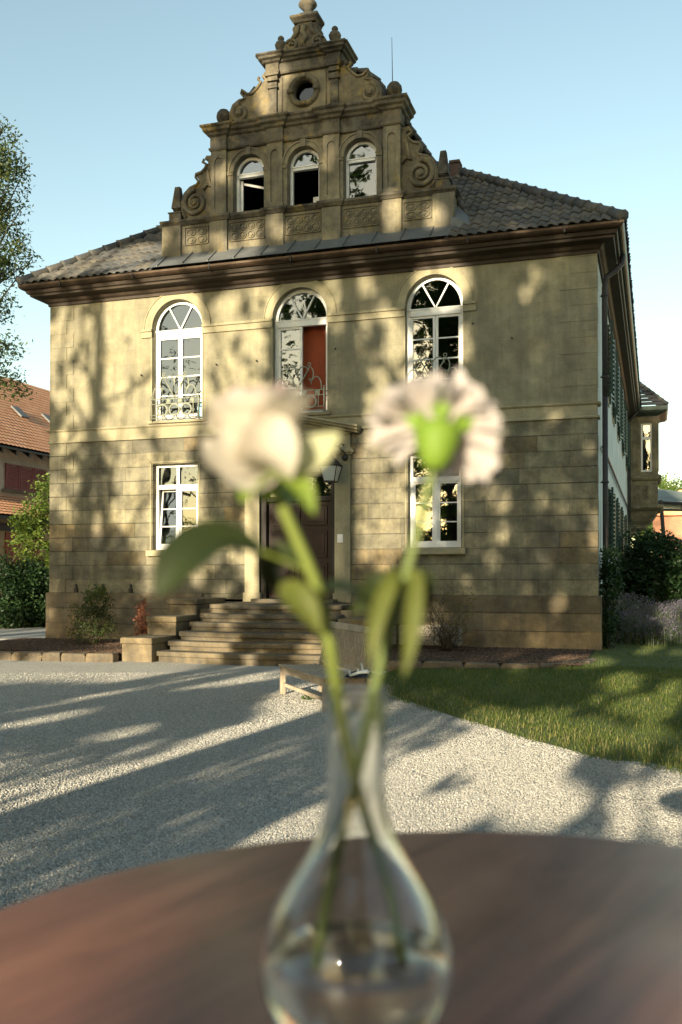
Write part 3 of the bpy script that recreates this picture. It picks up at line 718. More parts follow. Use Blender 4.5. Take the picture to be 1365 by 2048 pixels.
# ---- windows
def arched_window(cx, hw, zb, zs, za, y, name, rows, tr=.10, fw=.075, skip_right=0, fan=True, open_left=False):
    f = MB(); t0, t1 = y, y+.07
    # jambs + head + sill
    f.box(cx-hw, cx-hw+fw, t0, t1, zb, zs); f.box(cx+hw-fw, cx+hw, t0, t1, zb, zs); f.box(cx-hw+fw, cx+hw-fw, t0, t1, zb, zb+fw)
    V = []; F = []; n = 18
    for t in np.linspace(0, math.pi, n+1):
        c, s = math.cos(t), math.sin(t)
        for dr, yy in ((0, t1), (0, t0), (fw, t0), (fw, t1)): V.append((cx+(hw-dr)*c, yy, zs+(za-zs-dr)*s))
    for i in range(n):
        for k in range(4): F.append((i*4+k, i*4+4+k, i*4+4+(k+1) % 4, i*4+(k+1) % 4))
    f.add(V, F)
    f.box(cx-hw+fw, cx+hw-fw, t0-.025, t1, zs-tr, zs); f.box(cx-hw+.02, cx+hw-.02, t0-.04, t0-.026, zs-.03, zs-.005)
    if fan:
        for s in (-1, 1):
            a = R(90+s*29); f.obox((cx-.0+.5*(za-zs)*math.cos(a)*.95, y+.03, zs+.5*(za-zs)*math.sin(a)*.95), ((za-zs)*.95*math.cos(a), 0, (za-zs)*.95*math.sin(a)), (0, .04, 0), (-.032*math.sin(a), 0, .032*math.cos(a)))
    fr = f.build(name, M['white'], villa)
    # casement leaves
    if rows:
        for s in (-1, 1):
            if s == 1 and skip_right: continue
            l = MB(); a, b = (cx-hw+fw, cx-.004) if s < 0 else (cx+.004, cx+hw-fw); c, d = zb+fw, zs-tr; st = .052
            l.box(a, a+st, y+.01, y+.06, c, d); l.box(b-st, b, y+.01, y+.06, c, d); l.box(a+st, b-st, y+.01, y+.06, c, c+.09); l.box(a+st, b-st, y+.01, y+.06, d-.05, d)
            for k in range(1, rows): zz = c+.09 + (d-.05-c-.09)*k/rows; l.box(a+st, b-st, y+.02, y+.05, zz-.014, zz+.014)
            lf = l.build('casement', M['white'], fr)
    arc = [(cx+(hw-.03)*math.cos(t), y+.04, zs+(za-zs-.03)*math.sin(t)) for t in np.linspace(0, math.pi, 17)]
    if rows == 0: MB().add([(cx-hw+.03, y+.04, zs), ] + arc[::-1][1:-1] + [(cx+hw-.03, y+.04, zs)], [tuple(range(17))]).build('fanlight_pane', M['glass'], fr)
    elif skip_right:
        MB().add(arc, [tuple(range(17))]).build('fanlight_pane', M['glass'], fr)
        MB().add([(cx-hw+.03, y+.04, zb+.03), (cx-.02, y+.04, zb+.03), (cx-.02, y+.04, zs-.05), (cx-hw+.03, y+.04, zs-.05)], [(0, 1, 2, 3)]).build('pane', M['glass'], fr)
    else: MB().add([(cx-hw+.03, y+.04, zb+.03), (cx+hw-.03, y+.04, zb+.03)] + arc, [tuple(range(19))]).build('pane', M['glass'], fr)
    return fr
for i, (a, b, c, d, e) in enumerate(AW):
    fr = arched_window((a+b)/2, (b-a)/2, c, d-.02, e-.0, .15, 'arched_window', 4, tr=.16, skip_right=(i == 1))
    if i == 1:
        MB().box(6.2, 7.2, .42, .44, 4.75, 7.1).build('red_curtain', M['curtain'], fr)
        l = MB(); l.box(6.31+.555-.03, 6.31+.555, .22, .7, 5.08, 6.92); l.build('open_casement', M['white'], fr)
    if i == 0: MB().box(3.78, 3.90, .13, .148, 5.08, 5.38).build('blue_panel', M['bluebox'], fr)
tr = MB()
for a, b, c, d, e in AW:
    cx = (a+b)/2; hw = (b-a)/2
    arch_mould(tr, cx, d, hw, e-d, .19, -.022, .01, 24); arch_mould(tr, cx, d, hw+.185, e-d+.185, .022, -.04, -.0, 24)
    for s in (-1, 1): xx = cx+s*(hw+.012); tr.box(xx-.014, xx+.014, -.015, .02, 5.0, 6.93)
    tr.box(a-.08, b+.08, -.06, .24, 4.945, 5.0)
xe = [2.44] + [v for o in AW for v in o[:2]] + [10.17]
for a, b in zip(xe[::2], xe[1::2]):
    tr.box(a, b, -.03, .06, 6.94, 7.06); tr.box(a-.0, b+.0, -.062, .05, 7.063, 7.115); tr.box(a, b, -.038, .05, 6.925, 6.942)
tr.build('window_surround', M['trim'], villa)
# gable windows: one sash tilted in, one open, one shut
for i, (a, b) in enumerate(GWIN):
    cx = (a+b)/2
    fr = arched_window(cx, .36, 9.57, 10.47, 10.83, .15, 'gable_window', 0, tr=.09, fw=.06, fan=False)
    if i == 2: MB().add([(a, .19, 9.58), (b, .19, 9.58), (b, .19, 10.4), (a, .19, 10.4)], [(0, 1, 2, 3)]).build('pane', M['glass'], fr)
    if i == 0:
        l = MB(); l.obox((cx+.02, .34, 10.24), (.66, .12, -.16), (0, .03, 0), (0, 0, .05)); l.box(cx-.30, cx-.24, .23, .27, 9.6, 10.36); l.build('tilted_sash', M['white'], fr)
    if i == 1: MB().box(cx+.05, cx+.2, .5, .52, 9.58, 9.9).build('curtain', M['white'], fr)
# ground floor windows
def flat_window(a, b, c, d, y, tilt):
    f = MB(); fw = .07; zt = d-.52; cx = (a+b)/2
    f.box(a, a+fw, y, y+.08, c, d); f.box(b-fw, b, y, y+.08, c, d); f.box(a+fw, b-fw, y, y+.08, c, c+fw); f.box(a+fw, b-fw, y, y+.08, d-fw, d)
    f.box(a+fw, b-fw, y-.02, y+.08, zt-.05, zt+.05); f.box(cx-.04, cx+.04, y-.01, y+.08, c+fw, zt-.05); f.box(cx-.035, cx+.035, y-.005, y+.08, zt+.05, d-fw)
    fr = f.build('ground_floor_window', M['white'], villa)
    for s in (-1, 1):
        l = MB(); x0, x1 = (a+fw, cx-.04) if s < 0 else (cx+.04, b-fw); st = .045; z0, z1 = c+fw, zt-.05
        l.box(x0, x0+st, 0, .05, z0, z1); l.box(x1-st, x1, 0, .05, z0, z1); l.box(x0+st, x1-st, 0, .05, z0, z0+.07); l.box(x0+st, x1-st, 0, .05, z1-.045, z1)
        for k in (1, 2): zz = z0+.07+(z1-z0-.115)*k/3; l.box(x0+st, x1-st, .012, .04, zz-.012, zz+.012)
        g_ = MB().add([(x0+.02, .025, z0+.02), (x1-.02, .025, z0+.02), (x1-.02, .025, z1-.02), (x0+.02, .025, z1-.02)], [(0, 1, 2, 3)])
        tl = tilt and s < 0
        for q_ in (l, g_): q_.v = [(x, y+.015+yy+((z-z0)*.11 if tl else 0), z) for x, yy, z in q_.v]
        lf = l.build('casement', M['white'], fr); g_.build('pane', M['glass'], fr)
    MB().add([(a+.03, y+.04, zt), (b-.03, y+.04, zt), (b-.03, y+.04, d-.03), (a+.03, y+.04, d-.03)], [(0, 1, 2, 3)]).build('transom_pane', M['glass'], fr)
for i, (a, b, c, d, _) in enumerate(GW):
    flat_window(a+.0, b-.0, c, d, .16, i == 0)
    s_ = MB(); s_.box(a-.12, b+.10, -.10, .16, c-.145, c-.015); s_.build('window_sill', M['trim'], villa, bevel=.008)
    s_ = MB(); s_.box(a-.055, a-.03, -.018, .02, c, d+.055); s_.box(b+.03, b+.055, -.018, .02, c, d+.055); s_.box(a-.055, b+.055, -.018, .02, d+.03, d+.055); s_.build('window_surround', M['trim'], villa)
# french balcony railings
def railing(cx, hw):
    m = MB(); y = -.13; z0, z1, z2 = 5.02, 5.36, 5.47; r = .011
    for z in (z0+.02, z0+.09, z1, z2): m.tube([(cx-hw, y, z), (cx+hw, y, z)], r*1.15, 5)
    for s in (-1, 1):
        for z in (z0+.02, z1, z2): m.tube([(cx+s*hw, y, z), (cx+s*hw, .12, z)], r, 5)
        m.tube([(cx+s*hw, y, 4.99), (cx+s*hw, y, z2+.05)], r*1.4, 6); m.tube([(cx+s*(hw-.13), y, z0), (cx+s*(hw-.13), y, z2)], r, 5)
        m.lathe((cx+s*hw, y, z2+.05), [(.01, 0), (.022, .02), (.01, .045)], 6)
    for i in (-1, 0, 1):
        m.tube([(cx+i*.30+.125*math.cos(t), y, 5.22+.125*math.sin(t)) for t in np.linspace(0, 2*math.pi, 21)[:-1]], .021, 6, True)
        m.obox((cx+i*.30+.15, y, z1+.055), (.10, 0, 0), (0, .012, 0), (0, 0, .10))
    A = lambda cx_, cz_, rx, rz, a, b, n=12: [(cx_+rx*math.cos(t), y, cz_+rz*math.sin(t)) for t in np.linspace(R(a), R(b), n)]
    for s in (-1, 1):
        m.tube([(cx, y, z2+.03), (cx+s*.26, y, 5.96)], .013, 6)
        m.tube([(cx+s*.265+.035*math.cos(t), y, 6.03+.035*math.sin(t)) for t in np.linspace(0, 2*math.pi, 11)[:-1]], .011, 5, True)
        m.tube(A(cx+s*.13, 5.84, .13, .15, 180 if s > 0 else 0, 20 if s > 0 else 160), .013, 6)
        m.tube([(cx+s*.26, y, 5.96)] + [(cx+s*(.25+.11*math.sin(t)), y, 5.82+.16*math.cos(t)) for t in np.linspace(.2, 2.6, 9)], .013, 6)
        m.tube([(cx+s*(.42+.12*math.cos(t)), y, 5.54+.22*math.sin(t)) for t in np.linspace(0, R(165), 12)] , .013, 6)
        m.tube([(cx+s*(.42+.12), y, 5.54), (cx+s*(.42+.12), y, z2)], .012, 5)
        for a in (20, 150, 250): m.tube([(cx+s*.29, y, 5.70), (cx+s*.29+.05*math.cos(R(a)), y, 5.70+.05*math.sin(R(a)))], [.016, .005], 5)
    m.tube([(cx, y, 5.86), (cx, y, 5.74)], [.018, .006], 5)
    m.tube([(cx+.03*math.cos(t), y, z2+.03+.03*math.sin(t)) for t in np.linspace(0, 2*math.pi, 11)[:-1]], .011, 5, True)
    m.build('balcony_railing', M['verdigris'], villa, True)
for cx in (3.34, 6.31, 9.285): railing(cx, .60)

# ---- front door with its surround
ds = MB()
for s in (-1, 1):
    xa, xb = sorted((6.25+s*.87, 6.25+s*1.22)); ds.box(xa, xb, -.05, .05, .9, 4.06); ds.box(xa-.03, xb+.03, -.08, .05, .9, 1.1)
    for z, e_ in ((4.06, .05), (4.10, .09), (4.15, .06)): ds.box(xa-e_, xb+e_, -.05-e_, .05, z, z+.052)
    ds.box(xa, xb, -.055, .05, 4.2, 4.5)
ds.box(6.25-.87, 6.25+.87, -.03, .05, 3.72, 4.5)
DSU = ds.build('door_surround', M['trim'], villa, bevel=.006)
pd = MB(); hw = 1.36
pd.prism([(6.25-hw+.12, 4.5), (6.25+hw-.12, 4.5), (6.25+hw-.12, 4.56), (6.25, 4.84), (6.25-hw+.12, 4.56)], -.08, .05)
for s in (-1, 1):
    for off, pj, th in ((0, .30, .05), (.052, .36, .05), (-.05, .20, .048)):
        a = (6.25+s*(hw+pj*.3), 4.55+off); b = (6.25, 4.86+off)
        pd.prism([a, b, (b[0], b[1]+th), (a[0], a[1]+th)] if s < 0 else [b, a, (a[0], a[1]+th), (b[0], b[1]+th)], -pj, .05)
pd.build('door_pediment', M['trim'], villa)
dr = MB(); dr.box(5.38, 5.50, .05, .28, .95, 3.72); dr.box(7.0, 7.12, .05, .28, .95, 3.72); dr.box(5.5, 7.0, .08, .28, 3.1, 3.2); dr.box(5.5, 7.0, .05, .28, 3.64, 3.72)
dr.build('door_frame', M['doorframe'], villa)
for s in (-1, 1):
    m = MB(); x0, x1 = (5.5, 6.245) if s < 0 else (6.255, 7.0); m.box(x0, x1, .2, .26, .98, 3.1)
    for z0, z1 in ((1.1, 1.75), (1.87, 2.45), (2.57, 3.0)):
        m.box(x0+.12, x1-.12, .175, .205, z0, z1); m.box(x0+.18, x1-.18, .16, .18, z0+.07, z1-.07)
    d_ = m.build('door_leaf', M['door'], villa, bevel=.006)
    if s > 0: MB().tube([(6.33, .2, 2.0), (6.33, .12, 2.0), (6.45, .11, 2.0)], .012, 6).build('door_handle', M['iron'], d_)
MB().add([(5.5, .18, 3.2), (7.0, .18, 3.2), (7.0, .18, 3.64), (5.5, .18, 3.64)], [(0, 1, 2, 3)]).build('transom_pane', M['glass'], villa)
MB().box(7.19, 7.32, -.075, -.05, 2.18, 2.36).box(7.20, 7.31, -.082, -.074, 2.21, 2.33).build('doorbell_plate', M['white'], villa, bevel=.004)
# small ironwork on the wall
for x, z in ((2.44, 6.08), (4.33, 6.20), (5.30, 6.22), (7.13, 6.35), (10.1, 6.66), (10.9, 6.3)):
    MB().tube([(x, .02, z), (x, -.05, z), (x+.02, -.06, z-.02)], .016, 6).build('wall_hook', M['iron'], villa)
for x in (.73, 1.46, 2.18): MB().box(x-.04, x+.04, -.06, .0, ZP+.004, ZP+.11).box(x-.02, x+.02, -.05, -.01, ZP+.11, ZP+.2).build('iron_bracket', M['iron'], villa)

# ---- downpipe, side windows, shutters, cable
dp = MB(); xp = W+.10; yp = 1.15
dp.tube([(W+.46, 1.3, 8.22), (W+.45, 1.3, 8.02), (W+.30, 1.22, 7.84), (W+.14, yp, 7.72), (xp, yp, 7.5), (xp, yp, 5.2)], .06, 10)
dp.tube([(xp, yp, 5.2), (xp, yp, 1.0)], .06, 10); dp.tube([(xp, yp, 1.0), (xp, yp, -.1)], .085, 10)
for z in (7.3, 5.6, 3.4, 1.6): dp.tube([(xp, yp, z), (xp, yp, z+.05)], .075, 10); dp.tube([(W, yp, z+.02), (xp, yp, z+.02)], .012, 5)
dp.build('downpipe', M['pipe'], villa, True)
dp2 = MB().tube([(W+.46, 21.6, 8.2), (W+.2, 21.6, 7.9), (W+.1, 21.6, 7.7), (W+.1, 21.6, 0)], .055, 8); dp2.build('downpipe', M['pipe'], villa, True)
for a, b in SIDEW:
    for z0, z1 in ((5.75, 7.4), (2.0, 3.5)):
        f = MB(); xw = W-.12
        for q0, q1, r0, r1 in ((a, a+.07, z0, z1), (b-.07, b, z0, z1), (a+.07, b-.07, z0, z0+.07), (a+.07, b-.07, z1-.07, z1), ((a+b)/2-.04, (a+b)/2+.04, z0+.07, z1-.07)): f.box(xw-.04, xw+.03, q0, q1, r0, r1)
        fr = f.build('side_window', M['white'], villa)
        MB().add([(xw, a, z0), (xw, b, z0), (xw, b, z1), (xw, a, z1)], [(0, 1, 2, 3)]).build('pane', M['glass'], fr)
        f = MB()
        for q0, q1, r0, r1 in ((a-.12, a, z0-.1, z1+.12), (b, b+.12, z0-.1, z1+.12), (a, b, z1, z1+.12), (a, b, z0-.12, z0)): f.box(W-.02, W+.02, q0, q1, r0, r1)
        f.build('side_window_surround', M['trim'], villa)
        for s in (-1, 1):
            m = MB(); hinge = a-.02 if s < 0 else b+.02; ang = R(13 if s < 0 else 10); L = (b-a)/2
            d2 = np.array([math.sin(ang), s*math.cos(ang), 0]); nn = np.array([d2[1], -d2[0], 0])*s
            o_ = np.array([W+.035, hinge, 0])
            for u in (.03, L-.03): m.obox(o_+d2*u+[0, 0, (z0+z1)/2], d2*.06, nn*.045, (0, 0, z1-z0+.06))
            for k in range(14): zz = z0+.02+(z1-z0)*(k+.5)/14; m.obox(o_+d2*L/2+[0, 0, zz], d2*(L-.12), nn*.035+np.array([0, 0, .02]), (0, 0, .05))
            m.build('shutter', M['shutter'], villa)
MB().tube([(W+.05, 1.2, 4.17), (W+.05, 24, 4.17)], .03, 6).build('side_cable', M['pipe'], villa)

# ---- oriel bay at the far end of the side
OY, OX, HX = 22.0, 13.80, .0
def oplan(e): return [(W-.05, OY-e), (OX+e-.0, OY-e), (OX+e, OY+2.2+e), (W-.05, OY+2.2+e)]
def ring_mould(mb, prof):
    V = []; F = []
    for e, z in prof: V += [(*p, z) for p in oplan(e)]
    for i in range(len(prof)-1):
        for k in range(4): F.append((i*4+k, i*4+(k+1) % 4, i*4+4+(k+1) % 4, i*4+4+k))
    F += [(3, 2, 1, 0), tuple((len(prof)-1)*4+k for k in range(4))]; mb.add(V, F)
o1 = MB()
wy = OY
pn = MB().panel(W-.05, OX, 5.55, 8.15, 0, [(13.12, 13.55, 5.72, 7.72, None)], .14); o1.add([(x, OY+y, z) for x, y, z in pn.v], pn.f)
pn = MB().panel(OY, OY+2.2, 5.55, 8.15, 0, [(OY+.5, OY+1.7, 5.72, 7.72, None)], .14); o1.add([(OX-y, x, z) for x, y, z in pn.v], pn.f)
for x in (12.62, 12.98, 13.66): o1.box(x, x+.12, OY-.03, OY+.01, 5.72, 7.8)
o1.box(12.6, OX+.01, OY-.035, OY+.01, 7.802, 7.92)
o1.box(OX-.12, OX+.02, OY-.025, OY+.1, 5.72, 7.81)
ring_mould(o1, [(0, 5.35), (.06, 5.38), (.12, 5.46), (.12, 5.55), (.02, 5.60)])
ring_mould(o1, [(-.02, 4.35), (-.02, 5.36)])
ring_mould(o1, [(.02, 4.12), (.10, 4.16), (.18, 4.24), (.18, 4.34), (.0, 4.38)])
ring_mould(o1, [(-.75, 3.15), (-.72, 3.32), (-.5, 3.42), (-.48, 3.55), (-.28, 3.70), (-.12, 3.92), (-.02, 4.12), (.0, 4.14)])
for cx_ in (12.98, 13.33):
    for cz_ in (4.75, 5.05): o1.tube(spiral(cx_, cz_, .14, 1.3, 1, OY-.0, .6), .03, 5)
o1.build('oriel_bay', M['gable'], villa, bevel=.01)
f = MB(); f.box(13.12, 13.19, OY+.06, OY+.12, 5.72, 7.72); f.box(13.48, 13.55, OY+.06, OY+.12, 5.72, 7.72); f.box(13.19, 13.48, OY+.06, OY+.12, 5.72, 5.8); f.box(13.19, 13.48, OY+.06, OY+.12, 7.65, 7.72); f.box(13.19, 13.48, OY+.05, OY+.12, 7.05, 7.17)
MB().box(W-.02, OX-.3, OY+.4, OY+2.1, 5.56, 8.1).build('inner_wall', M['interior'], villa)  # solid near-black block in place of the oriel room's shade
fr = f.build('oriel_window', M['white'], villa)
MB().add([(13.15, OY+.09, 5.75), (13.5, OY+.09, 5.75), (13.5, OY+.09, 7.7), (13.15, OY+.09, 7.7)], [(0, 1, 2, 3)]).build('pane', M['glass'], fr)
MB().add([(OX-.08, OY+.5, 5.75), (OX-.08, OY+1.7, 5.75), (OX-.08, OY+1.7, 7.7), (OX-.08, OY+.5, 7.7)], [(0, 1, 2, 3)]).build('pane', M['glass'], fr)
q = MB(); ring_mould(q, [(.0, 8.0), (.08, 8.05), (.3, 8.12), (.38, 8.2), (.38, 8.36), (.30, 8.38)]); q.build('oriel_gutter', M['gutter_side'], villa)
V = []; F = []
ax, az = 12.55, 9.95
for r in range(9):
    t0, t1 = r/9, (r+1.15)/9; xa = OX+.36-(OX+.36-ax)*t0; za = 8.36+(az-8.36)*t0; ya = OY-.36+1.3*t0
    xb = OX+.36-(OX+.36-ax)*min(t1, 1); zb = 8.36+(az-8.36)*min(t1, 1); yb = OY-.36+1.3*min(t1, 1)
    n0 = len(V); k = 14
    for i in range(k+1):
        u = i/k; wv = .025*abs(math.sin(i*1.57)); V += [(W-.3+(xa-W+.3)*u, ya-.03-wv, za+.03), (W-.3+(xb-W+.3)*u, yb-wv*.5, zb)]
    for i in range(k): F.append((n0+2*i, n0+2*i+2, n0+2*i+3, n0+2*i+1))
np_mesh('oriel_roof', V, F, M['slate'], villa)
q = MB(); q.add([(OX+.36, OY-.36, 8.37), (OX+.36, OY+2.56, 8.37), (ax, OY+1.5, az), (ax, OY+.94, az)], [(0, 1, 2, 3)]); q.build('oriel_roof', M['slate'], villa)
q = MB(); p0 = np.array([OX+.34, OY-.34, 8.42]); p1 = np.array([ax, OY+.94, az+.03])
for i in range(9): a = p0+(p1-p0)*i/9; b = p0+(p1-p0)*(i+1.1)/9; q.tube([a, b], [.10, .075], 7)
q.build('hip_tiles', M['slate'], villa, True)

# ================================================================== STEPS, LANTERN, BENCH, SMALL THINGS
st = thing('entrance_steps', 'worn sandstone steps between stepped side blocks below the front door', 'steps', (6.25, -3.3, GZ))
tops = [.035, .21, .375, .545, .705, .885]
def rounded(x0, x1, yf, yb, r, bow):
    P_ = [(x0, yb)]
    for t in np.linspace(math.pi, 1.5*math.pi, 6): P_.append((x0+r+r*math.cos(t), yf+r+r*math.sin(t)))
    for u in np.linspace(.1, .9, 9): P_.append((x0+r+(x1-x0-2*r)*u, yf-bow*math.sin(math.pi*u)))
    for t in np.linspace(1.5*math.pi, 2*math.pi, 6): P_.append((x1-r+r*math.cos(t), yf+r+r*math.sin(t)))
    return P_ + [(x1, yb)]
for i, z in enumerate(tops):
    yf = -3.22+.35*i; hw = 1.72-.055*i; zb = GZ-.02 if i == 0 else tops[i-1]-.0
    yb = -.03 if i == 5 else yf+.47
    m = MB()
    m.slab(rounded(6.25-hw, 6.25+hw, yf, yb, .16, .16), z-.095, z)
    m.slab(rounded(6.25-hw+.03, 6.25+hw-.03, yf+.03, yb-.004, .16, .155), zb-.08, z-.0945)
    m.build('step', M['step'], st, bevel=.018)
MB().box(4.56, 7.94, -1.3, -.03, GZ, .78).build('landing_base', M['step'], st)
MB().box(5.3, 7.2, -.35, .2, .885, .97).build('threshold', M['step'], st, bevel=.01)
for s in (-1, 1):
    for y0, y1, zt in ((-3.30, -2.32, .29), (-2.32, -1.40, .66), (-1.40, -.03, .99)):
        xa, xb = sorted((6.25+s*1.715, 6.25+s*2.36)); k = MB()
        k.box(xa, xb, y0, y1, GZ-.02, zt-.12); k.box(xa-.02, xb+.02, y0-.03, y1+.004, zt-.118, zt)
        k.build('side_block', M['cheek'], st, bevel=.018)

ln = thing('wall_lantern', 'glazed iron lantern hanging from a scrolled bracket beside the front door', 'lantern', (7.16, -.42, 3.6))
lx, ly, lz = 7.16, -.42, 3.46
m = MB()
q4 = lambda h, z: [(lx-h, ly-h, z), (lx+h, ly-h, z), (lx+h, ly+h, z), (lx-h, ly+h, z)]
a, b = q4(.115, lz), q4(.19, lz+.32)
for p, q in zip(a, b): m.tube([p, q], .012, 5)
for rg in (a, b): m.tube(rg, .014, 5, True)
m.add(q4(.21, lz+.33) + q4(.07, lz+.50), [(0, 1, 5, 4), (1, 2, 6, 5), (2, 3, 7, 6), (3, 0, 4, 7), (4, 5, 6, 7), (3, 2, 1, 0)])
m.lathe((lx, ly, lz+.50), [(.05, 0), (.07, .03), (.03, .06), (.04, .09), (.01, .12)], 8)
m.box(lx-.12, lx+.12, ly-.12, ly+.12, lz-.02, lz)
m.build('lantern_frame', M['iron'], ln)
t = NT('frosted_lantern_glass'); t.fin((.62, .66, .62), .25, None, Transmission_Weight=.3)
m = MB(); a, b = q4(.108, lz+.01), q4(.182, lz+.31); m.add(a+b, [(0, 1, 5, 4), (1, 2, 6, 5), (2, 3, 7, 6), (3, 0, 4, 7)]); m.build('lantern_glass', t.m, ln)
m = MB(); m.tube([(lx, ly, lz+.60), (lx+.0, ly, lz+.70), (lx+.06, ly+.02, lz+.76), (lx+.14, ly+.1, lz+.74), (lx+.20, ly+.25, lz+.64), (lx+.22, ly+.40, lz+.60)], .016, 6)
m.tube([(lx+.20, ly+.25, lz+.64), (lx+.14, ly+.22, lz+.70), (lx+.12, ly+.2, lz+.78), (lx+.16, ly+.24, lz+.82), (lx+.2, ly+.28, lz+.78)], .018, 6)
m.lathe((lx+.21, ly+.32, lz+.46), [(.005, 0), (.05, .02), (.075, .07), (.05, .12), (.02, .14)], 12); m.box(lx+.17, lx+.27, -.045, .0, lz+.5, lz+.7)
m.build('bracket', M['iron'], ln, True)

def bench():
    A = np.array([8.65, -7.10]); B = np.array([9.81, -8.59]); u = (B-A)/np.linalg.norm(B-A); n = np.array([-u[1], u[0]])
    L = np.linalg.norm(B-A)
    T = thing('garden_bench', 'weathered wooden garden bench with slatted seat and back standing on the gravel', 'bench', (*A, GZ))
    def w3(a, b, z): p = A + u*a + n*b; return np.array([p[0], p[1], GZ+z])
    def bar(mb, a0, a1, b0, b1, z0, z1, tilt=0):
        c = (w3(a0, b0, z0)+w3(a1, b1, z1))/2; U = np.array([*u, 0]); N = np.array([*n, 0])
        mb.obox(c, U*(a1-a0), N*(b1-b0), (0, 0, z1-z0))
    D = .60
    for a in (0, L-.07):
        m = MB(); bar(m, a, a+.07, 0, .065, 0, .39); m.build('leg', M['teak'], T, bevel=.005)
        m = MB(); c0, c1, c2 = w3(a+.035, D, 0), w3(a+.035, D, .42), w3(a+.035, D+.14, 1.0); N = np.array([*n, 0])*.06; U = np.array([*u, 0])*.06
        V = [c+i*U/2+j*N/2 for c in (c0, c1, c2) for i, j in ((-1, -1), (1, -1), (1, 1), (-1, 1))]
        m.add(V, [(k+r, k+(r+1) % 4 if (r+1) % 4 else k, 0, 0)[:0] or (k+r, k+(r+1) % 4, k+4+(r+1) % 4, k+4+r) for k in (0, 4) for r in range(4)] + [(3, 2, 1, 0), (8, 9, 10, 11)])
        m.build('leg', M['teak'], T, bevel=.005)
    m = MB(); bar(m, .07, L-.07, .015, .045, .12, .165); m.build('stretcher', M['teak'], T)
    m = MB(); bar(m, .07, L-.07, .012, .04, .30, .389); bar(m, .07, L-.07, D-.05, D-.02, .30, .389)
    for a in (.02, L-.05): bar(m, a, a+.03, .066, D-.055, .30, .388)
    m.build('seat_frame', M['teak'], T)
    m = MB(); k = 8
    for i in range(k): b = -.015 + i*(D-.02)/k; bar(m, -.02, L+.02, b, b+(D-.02)/k-.026, .391 - .012*math.sin(i/k*3.1), .413 - .012*math.sin(i/k*3.1))
    m.build('seat', M['teak'], T, bevel=.004)
    m = MB(); N = np.array([*n, 0])
    up = (N*.14 + np.array([0, 0, .58])); up = up/np.linalg.norm(up); fw = np.cross(np.array([*u, 0]), up)
    for z, h in ((.455, .06), (.96, .09)):
        c = w3(L/2, D+.14*(z-.42)/.58, z); m.obox(c, np.array([*u, 0])*(L-.065 if z < .9 else L+.02), fw*.035, up*h)
    k = 26
    for i in range(k):
        a = .09 + (L-.18)*i/(k-1); c = w3(a, D+.14*(.70-.42)/.58, .70); m.obox(c, np.array([*u, 0])*.029, fw*.016, up*.44)
    m.build('backrest', M['teak'], T, bevel=.003)
    return w3
w3 = bench()
# things left on the bench
c = onZ(722, 1352, GZ+.42)
m = MB(); V = []; n1, n2 = 14, 9
for i in range(n1):
    for j in range(n2):
        a, b = i/(n1-1), j/(n2-1); p = onZ(690, 1353, GZ+.416)*(1-a) + onZ(760, 1356, GZ+.416)*a + np.array([-.02, .20, 0])*(b-.3)
        p[2] += .07*math.sin(math.pi*a)**.5*math.sin(math.pi*b)**.5 + .015*math.sin(a*17+b*6)*math.sin(math.pi*a)*math.sin(math.pi*b); V.append(p)
m.add(V, [(i*n2+j, i*n2+j+1, (i+1)*n2+j+1, (i+1)*n2+j) for i in range(n1-1) for j in range(n2-1)])
o = m.build('folded_cloth', M['bag'], None, True, at=c); tag(o, 'crumpled dark blue cloth lying on the near end of the bench seat', 'cloth')
m = MB(); b_ = onZ(722, 1346, GZ+.49)
X = np.array([*RT[:2], 0]); Z = np.array([0, 0, 1.])
m.tube([b_-X*.13-Z*.03, b_-X*.02+Z*.005, b_+X*.07+Z*.02, b_+X*.10], [.016, .02, .028, .02], 7); m.tube([b_-X*.13-Z*.03, b_-X*.135+Z*.03], .014, 6)
m.tube([b_-X*.03, b_-X*.035+Z*.05], .012, 6); m.tube([b_+X*.03+Z*.01, b_+X*.005+Z*.12], [.016, .010], 6)
o = m.build('plastic_handle', M['plastic'], None, True, at=b_); tag(o, 'small pale grey plastic handle lying on the dark cloth on the bench', 'handle')

pt = thing('plank_planter', 'low grey wooden plank trough with an iron strap against the house plinth', 'planter', (8.9, -.9, .02))
m = MB()
for z0, z1 in ((.10, .27), (.278, .40), (.407, .47)): m.box(8.1, 9.95, -.95, -.91, z0, z1); m.box(8.1, 9.95, -.42, -.38, z0, z1)
for x in (8.1, 9.91): m.box(x, x+.04, -.908, -.422, .10, .47)
m.build('plank_box', M['planter'], pt, bevel=.005)
for x in (8.75,): MB().box(x-.025, x+.025, -.965, -.952, .08, .49).box(x-.04, x+.04, -.985, -.93, .475, .51).build('iron_strap', M['iron'], pt)
for x in (8.25, 9.8): MB().box(x-.06, x+.06, -.9, -.42, .0, .098).build('foot', M['doorframe'], pt)

